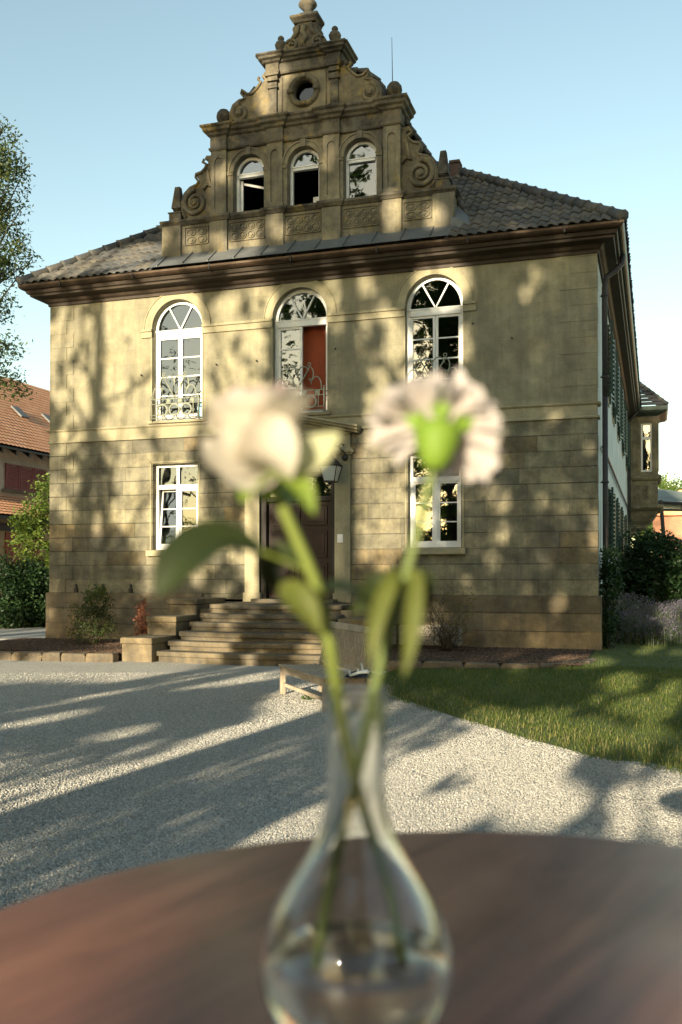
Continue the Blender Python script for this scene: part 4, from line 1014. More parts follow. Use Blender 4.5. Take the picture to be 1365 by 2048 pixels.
# edging stones of the beds
def edge_stone(p, q, h, wd, label, grp, seed):
    g = random.Random(seed); p, q = np.array([*p, 0.]), np.array([*q, 0.]); d = (q-p); n = np.array([-d[1], d[0], 0])/np.linalg.norm(d)
    m = MB(); c = (p+q)/2; zb = GZ-.02
    V = []
    for k, f in ((0, 1), (.6, 1.02), (1, .9)):
        for i, j in ((-1, -1), (1, -1), (1, 1), (-1, 1)): V.append(c + d*(.49*i*f)+n*(wd/2*j*f) + np.array([g.uniform(-.012, .012), g.uniform(-.012, .012), zb + (h+.02)*k + g.uniform(-.01, .012)*(k > 0)]))
    m.add(V, [(3, 2, 1, 0), (8, 9, 10, 11)] + [(k*4+r, k*4+(r+1) % 4, k*4+4+(r+1) % 4, k*4+4+r) for k in (0, 1) for r in range(4)])
    o = m.build('edging_stone', M['edging'], None, False, .02, at=(c[0], c[1], GZ)); tag(o, label, 'edging stone', grp)
le = [(-.75, -3.62), (-.1, -3.66), (.65, -3.68), (1.15, -3.7), (1.75, -3.66), (2.4, -3.62), (2.78, -3.58), (3.28, -3.5), (3.86, -3.44)]
ll = ['long mossy edging stone at the far left end of the bark bed', 'second edging stone from the left edge of the photo', 'dark edging stone left of the middle of the bark bed', 'long low edging stone in front of the left shrub bed', 'dull brown edging stone under the bushy shrub', 'narrow edging stone left of the pale rounded one', 'pale rounded edging stone with a sunlit left end', 'mossy edging stone touching the lowest step side block']
for i in range(8): edge_stone(le[i], le[i+1], .155 + .012*(i % 3), .26, ll[i], 'edging stones of the left bark bed', i)
re_ = [(9.3, -3.72), (9.9, -3.7), (10.6, -3.69), (11.2, -3.66), (11.85, -3.6), (12.2, -3.2), (12.5, -2.7), (12.6, -2.1)]
rl = ['flat edging stone behind the bench where the lawn begins', 'flat edging stone just left of the twiggy shrub', 'flat edging stone in front of the twiggy shrub', 'flat edging stone right of the twiggy shrub', 'flat edging stone where the bed border starts to turn', 'slanting edging stone at the turn of the bed border', 'edging stone nearest the house corner at the lawn']
for i in range(7): edge_stone(re_[i], re_[i+1], .20, .17, rl[i], 'flat edging stones between lawn and bark bed', 30+i)

# ================================================================== PLANTS
def leaves(C, L, Wd, g, fold=.15, droop=0., aim=None):
    n = len(C); a = g.normal(size=(n, 3)); a[:, 2] = a[:, 2]*.7 - droop
    if aim is not None: a = a*.6 + aim
    a /= np.linalg.norm(a, axis=1)[:, None]; b = np.cross(a, g.normal(size=(n, 3))); b /= np.linalg.norm(b, axis=1)[:, None]; c = np.cross(a, b)
    s = g.uniform(.65, 1.3, n)[:, None]; L = L*s; Wd = Wd*s
    V = np.stack([C-a*L/2, C-a*L*.05+b*Wd/2+c*Wd*fold, C+a*L/2, C-a*L*.05-b*Wd/2+c*Wd*fold], 1).reshape(-1, 3)
    k = np.arange(n)[:, None]*4
    return V, np.concatenate([k+np.array([[0, 1, 2]]), k+np.array([[0, 2, 3]])]) if False else k+np.array([[0, 1, 2, 3]])
def wobble(p, q, k, amp, g):
    p, q = np.array(p, float), np.array(q, float); P_ = [p+(q-p)*i/k for i in range(k+1)]
    return [x + (g.normal(size=3)*amp if 0 < i < k else 0) for i, x in enumerate(P_)]
def crown_points(ell, n, g, lump=.35, shell=.55):
    out = []
    for (cx, cy, cz, rx, ry, rz), wgt in ell:
        k = int(n*wgt); d = g.normal(size=(k, 3)); d /= np.linalg.norm(d, axis=1)[:, None]
        ph = g.uniform(0, 6, 4); bump_ = 1 + lump*.5*(np.sin(d[:, 0]*5+ph[0])*np.sin(d[:, 1]*5+ph[1]) + np.sin(d[:, 2]*6+ph[2]+d[:, 0]*3))
        r = (g.uniform(0, 1, k)**(1/3)*(1-shell) + shell*g.uniform(.75, 1, k))*bump_
        out.append(np.array([cx, cy, cz]) + d*r[:, None]*np.array([rx, ry, rz]))
    return np.concatenate(out)
def plant(name, label, cat, base, ell, ncl, per, spread, L, Wd, mat, trunk=.05, seed=1, group=None, stems=5, keep=None, droop=.1, barkm='bark', squash=1., limb_to=None, twig=.25, multi=False, leafkeep=None):
    g = np.random.default_rng(seed); T = thing(name, label, cat, base, group); base = np.array(base, float)
    K = crown_points(ell, ncl, g)
    if keep is not None: K = K[keep(K, g)]
    C = (K[:, None, :] + g.normal(size=(len(K), per, 3))*spread*np.array([1, 1, squash])).reshape(-1, 3)
    if leafkeep is not None: C = C[leafkeep(C, g)]
    V, F = leaves(C, L, Wd, g, droop=droop)
    np_mesh('foliage', V, F, M[mat], T)
    m = MB(); E = np.array([e[0] for e in ell]); top = E[np.argmax(E[:, 2])]
    if multi:
        idx = g.choice(len(K), min(stems, len(K)), replace=False)
        for i in idx: m.tube(wobble(base + g.normal(size=3)*np.array([.05, .05, 0]), K[i], 4, twig*.3, g), [trunk*(1-.75*j/4) for j in range(5)], 5)
    else:
        ht = np.array([top[0], top[1], top[2]+top[5]*.3]); tr_ = wobble(base, ht, 6, twig*.5, g); m.tube(tr_, [trunk*(1-.8*j/6) for j in range(7)], 8)
        idx = g.choice(len(K), min(stems, len(K)), replace=False)
        for i in idx:
            j = int(np.clip(1+4*g.random(), 1, 4)); p = tr_[j]
            if K[i][2] < p[2]-.5: continue
            m.tube(wobble(p, K[i], 4, twig, g), [trunk*.42*(1-.8*q/4)*(1-.12*j) for q in range(5)], 5)
    m.build('trunk' if not multi else 'stems', M[barkm], T, True)
    return T

# shrubs by the house
plant('bushy_shrub', 'low dark green shrub with yellow tips in the left bark bed', 'shrub', (2.0, -1.35, 0), [((2.0, -1.35, .50, .50, .45, .42), .7), ((2.12, -1.35, .95, .30, .28, .35), .3)], 170, 26, .07, .055, .02, 'needle', .016, 41, stems=14, multi=True)
plant('shrub_tip', 'yellow topped sprig rising above the dark shrub in the left bed', 'sprig', (2.1, -1.2, 0), [((2.12, -1.25, 1.12, .12, .12, .16), .6), ((1.95, -1.3, 1.02, .12, .12, .10), .4)], 26, 16, .045, .05, .02, 'leaf_yellow', .01, 42, stems=6, multi=True)
plant('reddish_shrub', 'small reddish leaved shrub beside the upper step block', 'shrub', (3.45, -1.7, 0), [((3.45, -1.7, .50, .16, .15, .40), 1.)], 60, 14, .05, .06, .03, 'leaf_red', .01, 43, stems=8, multi=True)
plant('twiggy_shrub', 'thin twiggy olive shrub in front of the plank trough', 'shrub', (9.85, -1.35, .02), [((9.85, -1.35, .72, .62, .4, .50), .75), ((9.95, -1.35, .22, .62, .35, .14), .25)], 190, 9, .07, .045, .016, 'leaf_olive', .011, 44, stems=46, multi=True)
plant('climbing_plant', 'narrow leafy climber growing up the corner downpipe', 'climber', (12.72, .55, 0), [((12.72, .5, .9, .16, .3, .9), .6), ((12.78, .8, 1.5, .13, .25, .55), .4)], 130, 20, .08, .11, .035, 'leaf_dark', .018, 45, stems=8, multi=True, droop=.6)
b3 = onZ(1300, 1225, 0)
plant('dark_shrub', 'large rounded dark green shrub on stems beside the white side wall', 'shrub', (13.75, 9.6, 0), [((13.75, 9.6, 1.7, 1.05, 1.0, 1.0), .6), ((13.2, 9.5, 1.4, .6, .6, .7), .2), ((14.5, 9.8, 1.4, .8, .8, .8), .2)], 520, 30, .13, .14, .06, 'leaf_dark', .06, 46, stems=18, multi=True)
# lavender clumps along the side of the house
ll = [('airy lavender clump against the foot of the downpipe', 13.05, 2.6, .75), ('lavender clump in front of the large dark shrub', 13.6, 4.4, .9), ('wide lavender clump at the right edge of the photo', 14.45, 4.2, .95), ('low green and mauve clump where lawn meets the flower bed', 13.75, 2.2, .6), ('tall pale lavender clump close beside the white wall', 13.0, 5.3, 1.1), ('mauve clump farthest back beside the dark shrub stems', 14.2, 6.8, .9)]
for i, (lb, x, y, h) in enumerate(ll):
    T = thing('lavender', lb, 'lavender', (x, y, 0), 'lavender clumps along the side of the house'); g = np.random.default_rng(60+i); n = 520
    P_ = np.stack([x+g.normal(0, .22, n), y+g.normal(0, .22, n), np.zeros(n)], 1)
    o = blades('foliage', P_, h*.75, .016, M['lav_leaf'], .7, T, 70+i)
    C = np.stack([x+g.normal(0, .36, 1500), y+g.normal(0, .36, 1500), h*(.45+.5*g.random(1500))], 1); C[:, 2] -= .35*((C[:, 0]-x)**2+(C[:, 1]-y)**2)
    V, F = leaves(C, .055, .018, g, aim=np.array([0, 0, 1.])); np_mesh('flower_spikes', V, F, M['lav_flower'], T)
# a weed in the gravel
T = thing('gravel_weed', 'tiny green weed growing out of the gravel by the bench', 'weed', (9.23, -7.6, GZ)); g = np.random.default_rng(9)
V, F = leaves(np.array([9.23, -7.6, GZ+.035])+g.normal(size=(26, 3))*np.array([.035, .035, .018]), .05, .028, g); np_mesh('leaves', V, F, M['leaf_yellow'], T)

# left background: hedge, little tree, trees beyond the barn
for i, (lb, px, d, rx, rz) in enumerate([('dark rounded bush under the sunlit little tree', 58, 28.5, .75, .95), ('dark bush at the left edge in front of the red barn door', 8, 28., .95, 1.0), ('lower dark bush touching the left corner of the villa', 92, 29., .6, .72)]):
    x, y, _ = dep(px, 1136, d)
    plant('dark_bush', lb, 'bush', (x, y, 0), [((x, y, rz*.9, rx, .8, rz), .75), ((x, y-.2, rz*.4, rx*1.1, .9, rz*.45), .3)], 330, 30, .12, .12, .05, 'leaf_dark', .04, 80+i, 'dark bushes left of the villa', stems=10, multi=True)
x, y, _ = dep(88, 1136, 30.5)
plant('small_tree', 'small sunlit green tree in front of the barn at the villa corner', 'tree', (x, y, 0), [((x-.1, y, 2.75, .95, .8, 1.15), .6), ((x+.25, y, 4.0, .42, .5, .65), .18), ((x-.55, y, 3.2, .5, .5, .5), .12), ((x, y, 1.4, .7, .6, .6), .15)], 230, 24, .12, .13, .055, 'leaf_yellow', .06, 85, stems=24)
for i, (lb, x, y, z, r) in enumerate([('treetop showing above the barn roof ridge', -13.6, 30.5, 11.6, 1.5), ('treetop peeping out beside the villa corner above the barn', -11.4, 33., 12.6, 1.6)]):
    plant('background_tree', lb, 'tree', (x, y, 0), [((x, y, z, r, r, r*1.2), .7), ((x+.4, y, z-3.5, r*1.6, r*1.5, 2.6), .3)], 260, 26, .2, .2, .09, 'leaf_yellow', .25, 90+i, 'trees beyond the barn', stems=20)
# tree at the left edge of the photo: fine leaved hanging sprays
g = np.random.default_rng(15); ex, ey = 1.1, -4.3
sp = []
for px, py, r in ((4, 262, 14), (18, 325, 26), (30, 365, 18), (14, 395, 24), (44, 520, 12), (8, 455, 22), (28, 500, 18), (4, 540, 22), (2, 600, 16), (30, 716, 10), (4, 690, 16), (6, 755, 20), (20, 780, 12), (-40, 330, 36), (-36, 430, 34), (-40, 520, 36), (-30, 620, 26), (-34, 720, 30)):
    p = dep(px, py, 27.); sp.append(((p[0], p[1], p[2], r*27/FPX, .8, r*27/FPX), r*r/5200.))
plant('fine_leaved_tree', 'fine leaved tree whose hanging sprays enter at the left edge of the photo', 'tree', (*(dep(-330, 600, 27)[:2]), GZ), sp, 240, 24, .14, .13, .048, 'needle', .2, 16, stems=50, droop=.5, twig=.16)

# right background
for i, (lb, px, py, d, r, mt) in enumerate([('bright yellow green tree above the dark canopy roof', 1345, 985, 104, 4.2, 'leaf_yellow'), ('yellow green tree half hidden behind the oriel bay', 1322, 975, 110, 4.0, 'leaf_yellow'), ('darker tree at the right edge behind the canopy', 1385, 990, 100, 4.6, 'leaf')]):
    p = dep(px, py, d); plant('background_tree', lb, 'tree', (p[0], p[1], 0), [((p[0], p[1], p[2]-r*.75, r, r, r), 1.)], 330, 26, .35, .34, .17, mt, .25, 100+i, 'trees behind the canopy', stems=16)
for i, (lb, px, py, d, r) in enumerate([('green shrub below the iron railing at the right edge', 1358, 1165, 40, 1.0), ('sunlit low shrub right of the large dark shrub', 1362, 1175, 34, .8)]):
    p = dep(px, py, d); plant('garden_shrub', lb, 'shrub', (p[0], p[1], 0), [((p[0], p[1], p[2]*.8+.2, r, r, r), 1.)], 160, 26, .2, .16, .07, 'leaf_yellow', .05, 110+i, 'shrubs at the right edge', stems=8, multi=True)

# ================================================================== BACKGROUND BUILDINGS
bn = thing('barn', 'old barn with orange tiled roof, red shutters and red plank door', 'barn', (-12, 20, 0))
MB().box(-20, -12, 5, 34, -.2, 7.2).build('barn_wall', paint('barn_plaster', (.50, .42, .32), .9, .25, 2), bn)
rx0, rz0, rx1, rz1 = -11.35, 6.75, -16.0, 10.95
def tile_rows(x0, z0, x1, z1, ya, yb, rows, tw, name):
    V = []; F = []; n = int((yb-ya)/tw)
    for r in range(rows):
        t0, t1 = r/rows, (r+1.12)/rows
        for i in range(n):
            n0 = len(V); y0 = ya+i*tw
            for t, off in ((t0, .03), (t1, .0)):
                for u, h in ((.0, 0), (.3, .016), (.6, .016), (1.0, 0)): V.append((x0+(x1-x0)*t, y0+u*tw, z0+(z1-z0)*t+off+h))
            F += [(n0+k, n0+k+1, n0+5+k, n0+4+k) for k in range(3)]
    return np_mesh(name, V, F, M['orange'], bn)
tile_rows(rx0, rz0, rx1, rz1, 6, 34, 26, .28, 'barn_roof')
MB().add([(rx0, 5, rz0-.06), (rx0, 34.5, rz0-.06), (rx1, 34.5, rz1-.06), (rx1, 5, rz1-.06), (-20.6, 5, rz0-.06), (-20.6, 34.5, rz0-.06)], [(0, 1, 2, 3), (3, 2, 5, 4)]).box(rx0-.05, rx0+.03, 5, 34.5, rz0-.14, rz0-.062).build('roof_boards', M['doorframe'], bn)
m = MB()
for y in np.arange(6, 34, .9): m.obox((-11.7, y, 6.72), (.7, 0, -.5), (0, .12, 0), (0, 0, .14))
m.build('rafter_ends', M['doorframe'], bn)
m = MB()
a, b = onX(12, 928, -11.95), onX(92, 985, -11.95)
for y0, y1 in ((a[1], a[1]+.9), (a[1]+.95, a[1]+1.9), (a[1]+1.95, a[1]+2.85)):
    sh = MB(); sh.box(-11.98, -11.92, y0, y0+.07, 5.05, 6.12); sh.box(-11.98, -11.92, y1-.07, y1, 5.05, 6.12); sh.box(-11.98, -11.92, y0+.07, y1-.07, 5.05, 5.12); sh.box(-11.98, -11.92, y0+.07, y1-.07, 6.05, 6.12)
    for z in np.arange(5.15, 6.03, .075): sh.obox((-11.95, (y0+y1)/2, z), (.03, 0, -.03), (0, y1-y0-.15, 0), (.008, 0, .05))
    sh.build('shutter', M['redshutter'], bn)
MB().box(-11.98, -11.85, a[1]-.2, a[1]+3.1, 4.93, 5.03).build('shutter_sill', M['edging'], bn)
tile_rows(-9.9, 3.78, -11.98, 4.78, 6, 34, 8, .26, 'lean_to_roof')
MB().add([(-9.9, 5, 3.74), (-9.9, 34, 3.74), (-12, 34, 4.74), (-12, 5, 4.74)], [(0, 1, 2, 3)]).box(-9.95, -9.86, 5, 34, 3.62, 3.735).box(-10.6, -10.45, 5, 34, 3.2, 3.5).build('lean_to_frame', M['doorframe'], bn)
MB().box(-12.0, -10.5, 5, 34, -.2, 3.72).build('lean_to_wall', paint('ochre_plaster', (.42, .30, .16), .9, .25, 2), bn)
y0 = onX(10, 1090, -10.5)[1]
m = MB()
for k in range(12): m.box(-10.5, -10.44, y0+.2*k, y0+.2*k+.19, .1, 3.15)
for z in (1.3, 2.55): m.box(-10.44, -10.42, y0-.15, y0+2.4, z, z+.06)
m.build('plank_door', M['reddoor'], bn)
for px, py in ((38, 780), (98, 858)):
    p = onX(px, py, -13.5); f = (p[0]-rx0)/(rx1-rx0); yy = p[1]; zz = rz0+(rz1-rz0)*f
    m = MB(); U = np.array([rx1-rx0, 0, rz1-rz0]); U /= np.linalg.norm(U); N = np.array([-U[2], 0, U[0]])*-1
    m.obox(np.array([p[0], yy, zz])+np.array([.07, 0, .09]), U*.75, (0, .55, 0), np.array([.67, 0, .74])*.08); m.build('skylight', M['zinc'], bn)

pv = thing('garden_canopy', 'open sided canopy with a low dark grey roof behind the oriel bay', 'canopy', (15, 38, 0))
P0 = dep(1300, 962, 55); P1 = dep(1380, 993, 55)
x0, x1, yb_ = 12.9, 22.0, 38.2
t = paint('grey_green_canopy_roof', (.17, .20, .18), .6, .3, 1)
m = MB(); m.add([(x0, yb_, 5.75), (x1, yb_+2.6, 5.25), (x1, yb_+7, 5.4), (x0, yb_+6, 6.75), (x0, yb_+2.5, 6.75), (x1, yb_+5, 5.45)], [(0, 1, 5, 4), (4, 5, 2, 3)]); m.build('canopy_roof', t, pv)
m = MB()
c0, c1 = np.array([x0, yb_-.02, 5.66]), np.array([x1, yb_+2.55, 5.16]); m.tube([c0, c1], .09, 6)
c2, c3 = np.array([x0, yb_, 5.2]), np.array([x1, yb_+2.6, 5.05]); m.tube([c2, c3], .07, 6)
for k in np.linspace(.02, .9, 9): m.tube([c0+(c1-c0)*k, c2+(c3-c2)*k], .025, 5)
m.build('canopy_truss', M['iron'], pv)
m = MB(); p = dep(1322, 1022, 54); q = dep(1330, 1100, 54); m.tube([p+[0, 0, .6], q, (q[0], q[1], 0)], .12, 6); m.tube([(20, 41, 5.2), (20, 41, 0)], .1, 6); m.build('canopy_post', M['iron'], pv)
MB().add([(x0, yb_+.6, 5.3), (x1, yb_+3.2, 5.1), (x1, yb_+3.2, 5.6), (x0, yb_+.6, 5.75)], [(0, 1, 2, 3)]).build('white_gable_board', M['white'], pv)
ob = thing('brick_building', 'sunlit orange brick wall behind the iron railing at the right edge', 'building', (20, 62, 0))
t = NT('orange_brick'); c = t.coord(); sep = t.n('SeparateXYZ'); t.l(c, sep.inputs[0]); cb = t.n('CombineXYZ'); t.l(sep.outputs[0], cb.inputs[0]); t.l(sep.outputs[2], cb.inputs[1])
br = t.n('TexBrick'); t.l(cb.outputs[0], br.inputs['Vector']); br.inputs['Scale'].default_value = 3; br.inputs['Color1'].default_value = (.50, .22, .12, 1); br.inputs['Color2'].default_value = (.42, .17, .09, 1); br.inputs['Mortar'].default_value = (.5, .35, .25, 1)
t.fin(br.outputs[0], .9)
MB().box(13.5, 34, 62, 70, -.2, 6.2).build('brick_wall', t.m, ob)
MB().prism([(13.0, 6.2), (34.5, 6.2), (32, 8.2), (15.5, 8.2)], 61.6, 70.4).build('roof', M['orange'], ob)
rl_ = thing('iron_railing', 'dark wrought iron railing with knobbed posts on a low wall at the right edge', 'railing', (15, 44, 0))
m = MB(); y = 45.0
for z in (2.15, 3.35): m.tube([(13.2, y, z), (24, y, z)], .03, 5)
for x in np.arange(13.4, 24, .22): m.tube([(x, y, 2.1), (x, y, 3.45)], .012, 4)
for x in np.arange(13.5, 24, .9): m.tube([(x+.2*math.cos(a), y, 2.7+.2*math.sin(a)) for a in np.linspace(0, 2*math.pi, 13)[:-1]], .018, 4, True)
m.build('bars', M['iron'], rl_)
for x in (13.6, 15.2, 17.6, 20): MB().tube([(x, y, 0), (x, y, 3.5)], .05, 6).lathe((x, y, 3.45), [(.02, 0), (.12, .08), (.13, .16), (.02, .28)], 8).build('post', M['iron'], rl_)
MB().box(13.2, 24, y-.15, y+.15, -.1, 2.05).build('low_wall', M['edging'], rl_)

# ================================================================== TREES BEHIND THE CAMERA (they cast the dappled shade and show in the window panes; the outer ones are added to block sky light)
# sunlit gaps between the crowns, listed by where their light lands in the photo: centre, radii, turn, openness
GAPS = [(345, 730, 80, 185, 0, .97), (300, 1050, 24, 150, 0, 1), (362, 1010, 52, 105, 0, .95), (262, 740, 80, 190, 0, .82), (150, 720, 60, 140, 0, .68), (205, 950, 110, 120, 0, .64), (270, 930, 50, 90, 0, .8),
        (255, 1040, 26, 24, 0, .9), (196, 1048, 18, 18, 0, .9), (470, 740, 66, 180, 0, .8), (520, 600, 40, 60, 0, .72), (700, 600, 66, 90, 0, .7), (718, 555, 22, 34, 0, .9), (765, 720, 66, 120, 0, .8), (885, 565, 62, 50, 0, .92),
        (930, 680, 20, 40, 0, .7), (760, 1000, 72, 140, 0, .8), (780, 1080, 40, 40, 0, .85), (1058, 560, 18, 55, 0, .6), (1000, 1000, 20, 26, 0, .85), (1010, 1070, 15, 25, 0, .85), (1080, 1000, 13, 15, 0, .8), (1185, 890, 12, 20, 0, .6), (1190, 1060, 12, 40, 0, .6),
        (690, 1090, 24, 120, 0, .85), (505, 1090, 24, 110, 0, .92), (430, 1120, 60, 70, 0, .6), (620, 1240, 120, 55, 0, .5), (282, 1300, 34, 45, 0, .9), (480, 1275, 130, 60, 0, .5), (430, 1310, 100, 20, 0, .7),
        (505, 485, 22, 40, 0, .95), (380, 470, 70, 40, 0, .62), (455, 500, 25, 30, 0, .8), (540, 170, 32, 75, 0, .97), (605, 150, 45, 30, 0, .5), (655, 310, 16, 42, 0, .85), (500, 385, 20, 60, 0, .5), (788, 430, 24, 45, 0, .95), (872, 440, 26, 34, 0, .85),
        (440, 360, 24, 70, 0, .45), (560, 450, 26, 30, 0, .6), (400, 260, 40, 40, 0, .4), (190, 510, 160, 60, -15, .9), (400, 540, 150, 26, -8, .92), (1000, 392, 40, 12, -15, .6),
        (150, 1340, 280, 26, -2, .97), (430, 1360, 170, 14, -6, .8), (150, 1398, 160, 12, -8, .85), (80, 1440, 120, 10, -10, .6), (250, 1465, 75, 11, -12, .9), (470, 1478, 190, 24, -18, .97), (130, 1590, 180, 24, -20, .97), (600, 1405, 75, 36, -15, 1.),
        (900, 1570, 310, 85, -23, .97), (600, 1655, 130, 28, -20, .95), (880, 1265, 40, 14, 0, .75), (690, 1326, 60, 14, 0, .8), (960, 1275, 20, 18, 0, .6), (870, 1240, 30, 30, 0, .5), (700, 1290, 30, 30, 0, .6), (1120, 1210, 14, 20, 0, .5), (1295, 1620, 85, 62, 0, 1.), (1080, 1600, 110, 60, 0, .95),
        (1010, 1450, 100, 30, 15, .95), (1150, 1470, 130, 36, 0, .75), (1290, 1400, 90, 44, 0, .68), (1180, 1335, 70, 12, 0, .75), (1310, 1480, 60, 30, 0, .65), (1320, 1530, 60, 18, 0, .5)]
DARK = [(905, 1565, 60, 12, -20, .8), (1203, 1590, 14, 75, 0, .9), (1130, 1660, 90, 18, -5, .9), (870, 1390, 110, 50, 5, 1.), (300, 1630, 330, 50, -22, 1.)]
def gap_field(px, py, L):
    o = np.zeros_like(px)
    for cx, cy, rx, ry, a, s in L:
        c, q = math.cos(R(a)), math.sin(R(a)); dx, dy = px-cx, py-cy
        u, v = (dx*c+dy*q)/rx, (-dx*q+dy*c)/ry; d = np.sqrt(u*u+v*v)
        o = np.maximum(o, s*np.clip((1.12-d)/.24, 0, 1))
    return o
_hash = np.random.default_rng(99).random((256, 256))
def vnoise(x, y):
    xi, yi = np.floor(x).astype(int), np.floor(y).astype(int); fx, fy = x-xi, y-yi; fx, fy = fx*fx*(3-2*fx), fy*fy*(3-2*fy)
    h = lambda i, j: _hash[i % 256, j % 256]
    return (h(xi, yi)*(1-fx)+h(xi+1, yi)*fx)*(1-fy) + (h(xi, yi+1)*(1-fx)+h(xi+1, yi+1)*fx)*fy
def leaf_keep(K, g):
    """a leaf stays unless its shadow would fall where the photo shows a sunlit patch"""
    t = -K[:, 1]/SUND[1]; Hh = K + t[:, None]*SUND
    grd = Hh[:, 2] < GZ; tg = (GZ-K[:, 2])/SUND[2]; Hg = K + tg[:, None]*SUND
    P_ = np.where(grd[:, None], Hg, Hh); px, py, z = pr(P_)
    op = gap_field(px, py, GAPS); op = op*(1-gap_field(px, py, DARK))
    u, v = Hh[:, 0], Hh[:, 2]
    n_ = .65*vnoise(u/.30+7, v/.30+3) + .35*vnoise(u/.15+50, v/.15+90); n_ = np.clip((n_-.5)*2.1+.5, 0.02, .98)
    lit = (op > .84) | ((n_ < op) & grd) | ((op > .66) & (n_ < op-.12))
    cu, cv = np.floor(u/.27).astype(int), np.floor(v/.27).astype(int)            # small round holes between the leaves
    for di in (-1, 0, 1):
        for dj in (-1, 0, 1):
            a, b = (cu+di) % 256, (cv+dj) % 256
            hx, hy = (cu+di+.15+.7*_hash[a, b])*.27, (cv+dj+.15+.7*_hash[b, (a*7+31) % 256])*.27
            rr = .11 + .08*_hash[(a*3+5) % 256, (b*5+9) % 256]
            lit |= (_hash[(a*11+3) % 256, (b*13+1) % 256] < op*1.05) & (np.hypot(u-hx, v-hy) < rr)
    free = ~grd & ((Hh[:, 0] < -.3) | (Hh[:, 0] > 13.3) | (Hh[:, 2] > 13.6)); lit = np.where(free, n_ < np.where(Hh[:, 0] < -.3, .9, .6), lit)
    tf = (-19.2-K[:, 1])/SUND[1]; Hf = K + tf[:, None]*SUND                       # the two flowers stand in a sunny gap
    df = np.hypot((Hf[:, 0]-13.45)/.36, (Hf[:, 2]-1.62)/.22); lit |= df < 1
    dt = np.hypot((Hf[:, 0]-13.5)/.8, (Hf[:, 2]-1.15)/.3); lit |= (dt < 1) & (vnoise(Hf[:, 0]/.09+11, Hf[:, 2]/.25) < .42)
    return ~lit
TR_ = [('tall leafy tree behind the camera casting shade on the left half of the facade', (-1.2, -25.5), 18.5, [((-1.2, -25.5, 8.5, 3.6, 2.2, 6.5), .55), ((-1.0, -25.5, 14, 3.0, 2.0, 4.5), .4), ((1.2, -25.8, 13, 2.6, 1.8, 3.0), .25), ((-1.5, -25, 3.2, 3.2, 1.6, 2.6), .2)]),
       ('tall leafy tree behind the camera casting shade on the front door', (4.2, -26.5), 20, [((4.2, -26.5, 9.0, 3.6, 2.2, 7.0), .55), ((4.0, -26.5, 15, 3.2, 2.0, 4.8), .45), ((4.2, -26, 3.2, 3.4, 1.6, 2.6), .2)]),
       ('tall leafy tree behind the camera casting shade on the right half of the facade', (8.6, -25.5), 19.5, [((8.6, -25.5, 9.0, 3.2, 2.2, 7.0), .55), ((8.2, -25.5, 14.5, 3.0, 2.0, 4.5), .4), ((6.2, -25.8, 13, 2.6, 1.8, 3.2), .3), ((8.8, -25, 3.2, 3.2, 1.6, 2.6), .2), ((11.2, -25.5, 9.0, 1.8, 1.8, 6.2), .5)]),
       ('broad low tree behind the camera casting shade on the lawn', (14.0, -27), 12, [((14.0, -27, 6.0, 3.4, 2.0, 4.0), .6), ((13.6, -26.5, 3.0, 3.4, 1.6, 2.6), .4)]),
       ('thin crowned tree behind the camera mirrored in the left arched window', (-10.5, -24), 16, [((-10.5, -24, 10.5, 2.6, 2.2, 4.5), .6), ((-9.6, -24, 7, 2.4, 1.8, 3.2), .3)])]
for i, (lb, (x, y), hh, ell) in enumerate(TR_):
    plant('shade_tree', lb, 'tree', (x, y, GZ), ell, (2500, 2700, 2500, 1500, 420)[i], 30, .16, .13, .085, 'leaf', .30, 200+i, 'trees behind the camera', stems=12, leafkeep=leaf_keep, droop=.2, twig=.35)

FAR_ = [(-17, -20, 10, 4.2), (-25, -13, 10, 4.8), (-22, -31, 11, 5), (-5, -33, 29, 5.4), (4, -37, 28, 5.4), (16.5, -36, 19, 5), (20, -33, 18, 5), (27, -25, 8, 4), (30, -14, 7, 4)]  # unseen trees added to block sky light from behind and beside the camera
FL_ = ['added wide tree far left behind the camera, blocking sky light', 'added wide tree left of the gravel court, blocking sky light', 'added tall tree in the far left corner behind the camera, blocking sky light', 'tall tree in the added sky-blocking row far behind the camera, left of its middle', 'tall tree in the middle of the added sky-blocking row far behind the camera', 'tall tree in the added sky-blocking row far behind the camera, right of its middle', 'wide tree behind the camera at the right end of the added sky-blocking row', 'added wide tree at the far right of the lawn behind the camera, blocking sky', 'added unseen tree at the far right side of the lawn, blocking sky light']
for i, (x, y, hh, r) in enumerate(FAR_):
    plant('sky_blocking_tree', FL_[i], 'tree', (x, y, GZ), [((x, y, hh*.45, r, r, hh*.36), .6), ((x+.6, y, hh*.72, r*.75, r*.75, hh*.26), .4)], 1500 if -12 < x < 17 else 620, 24, *((.16, .34, .2) if -12 < x < 17 else (.5, .55, .34)), 'leaf', .34, 230+i, 'unseen trees added to block sky light', stems=8, leafkeep=leaf_keep if -12 < x < 17 else None, droop=.2, twig=.35)

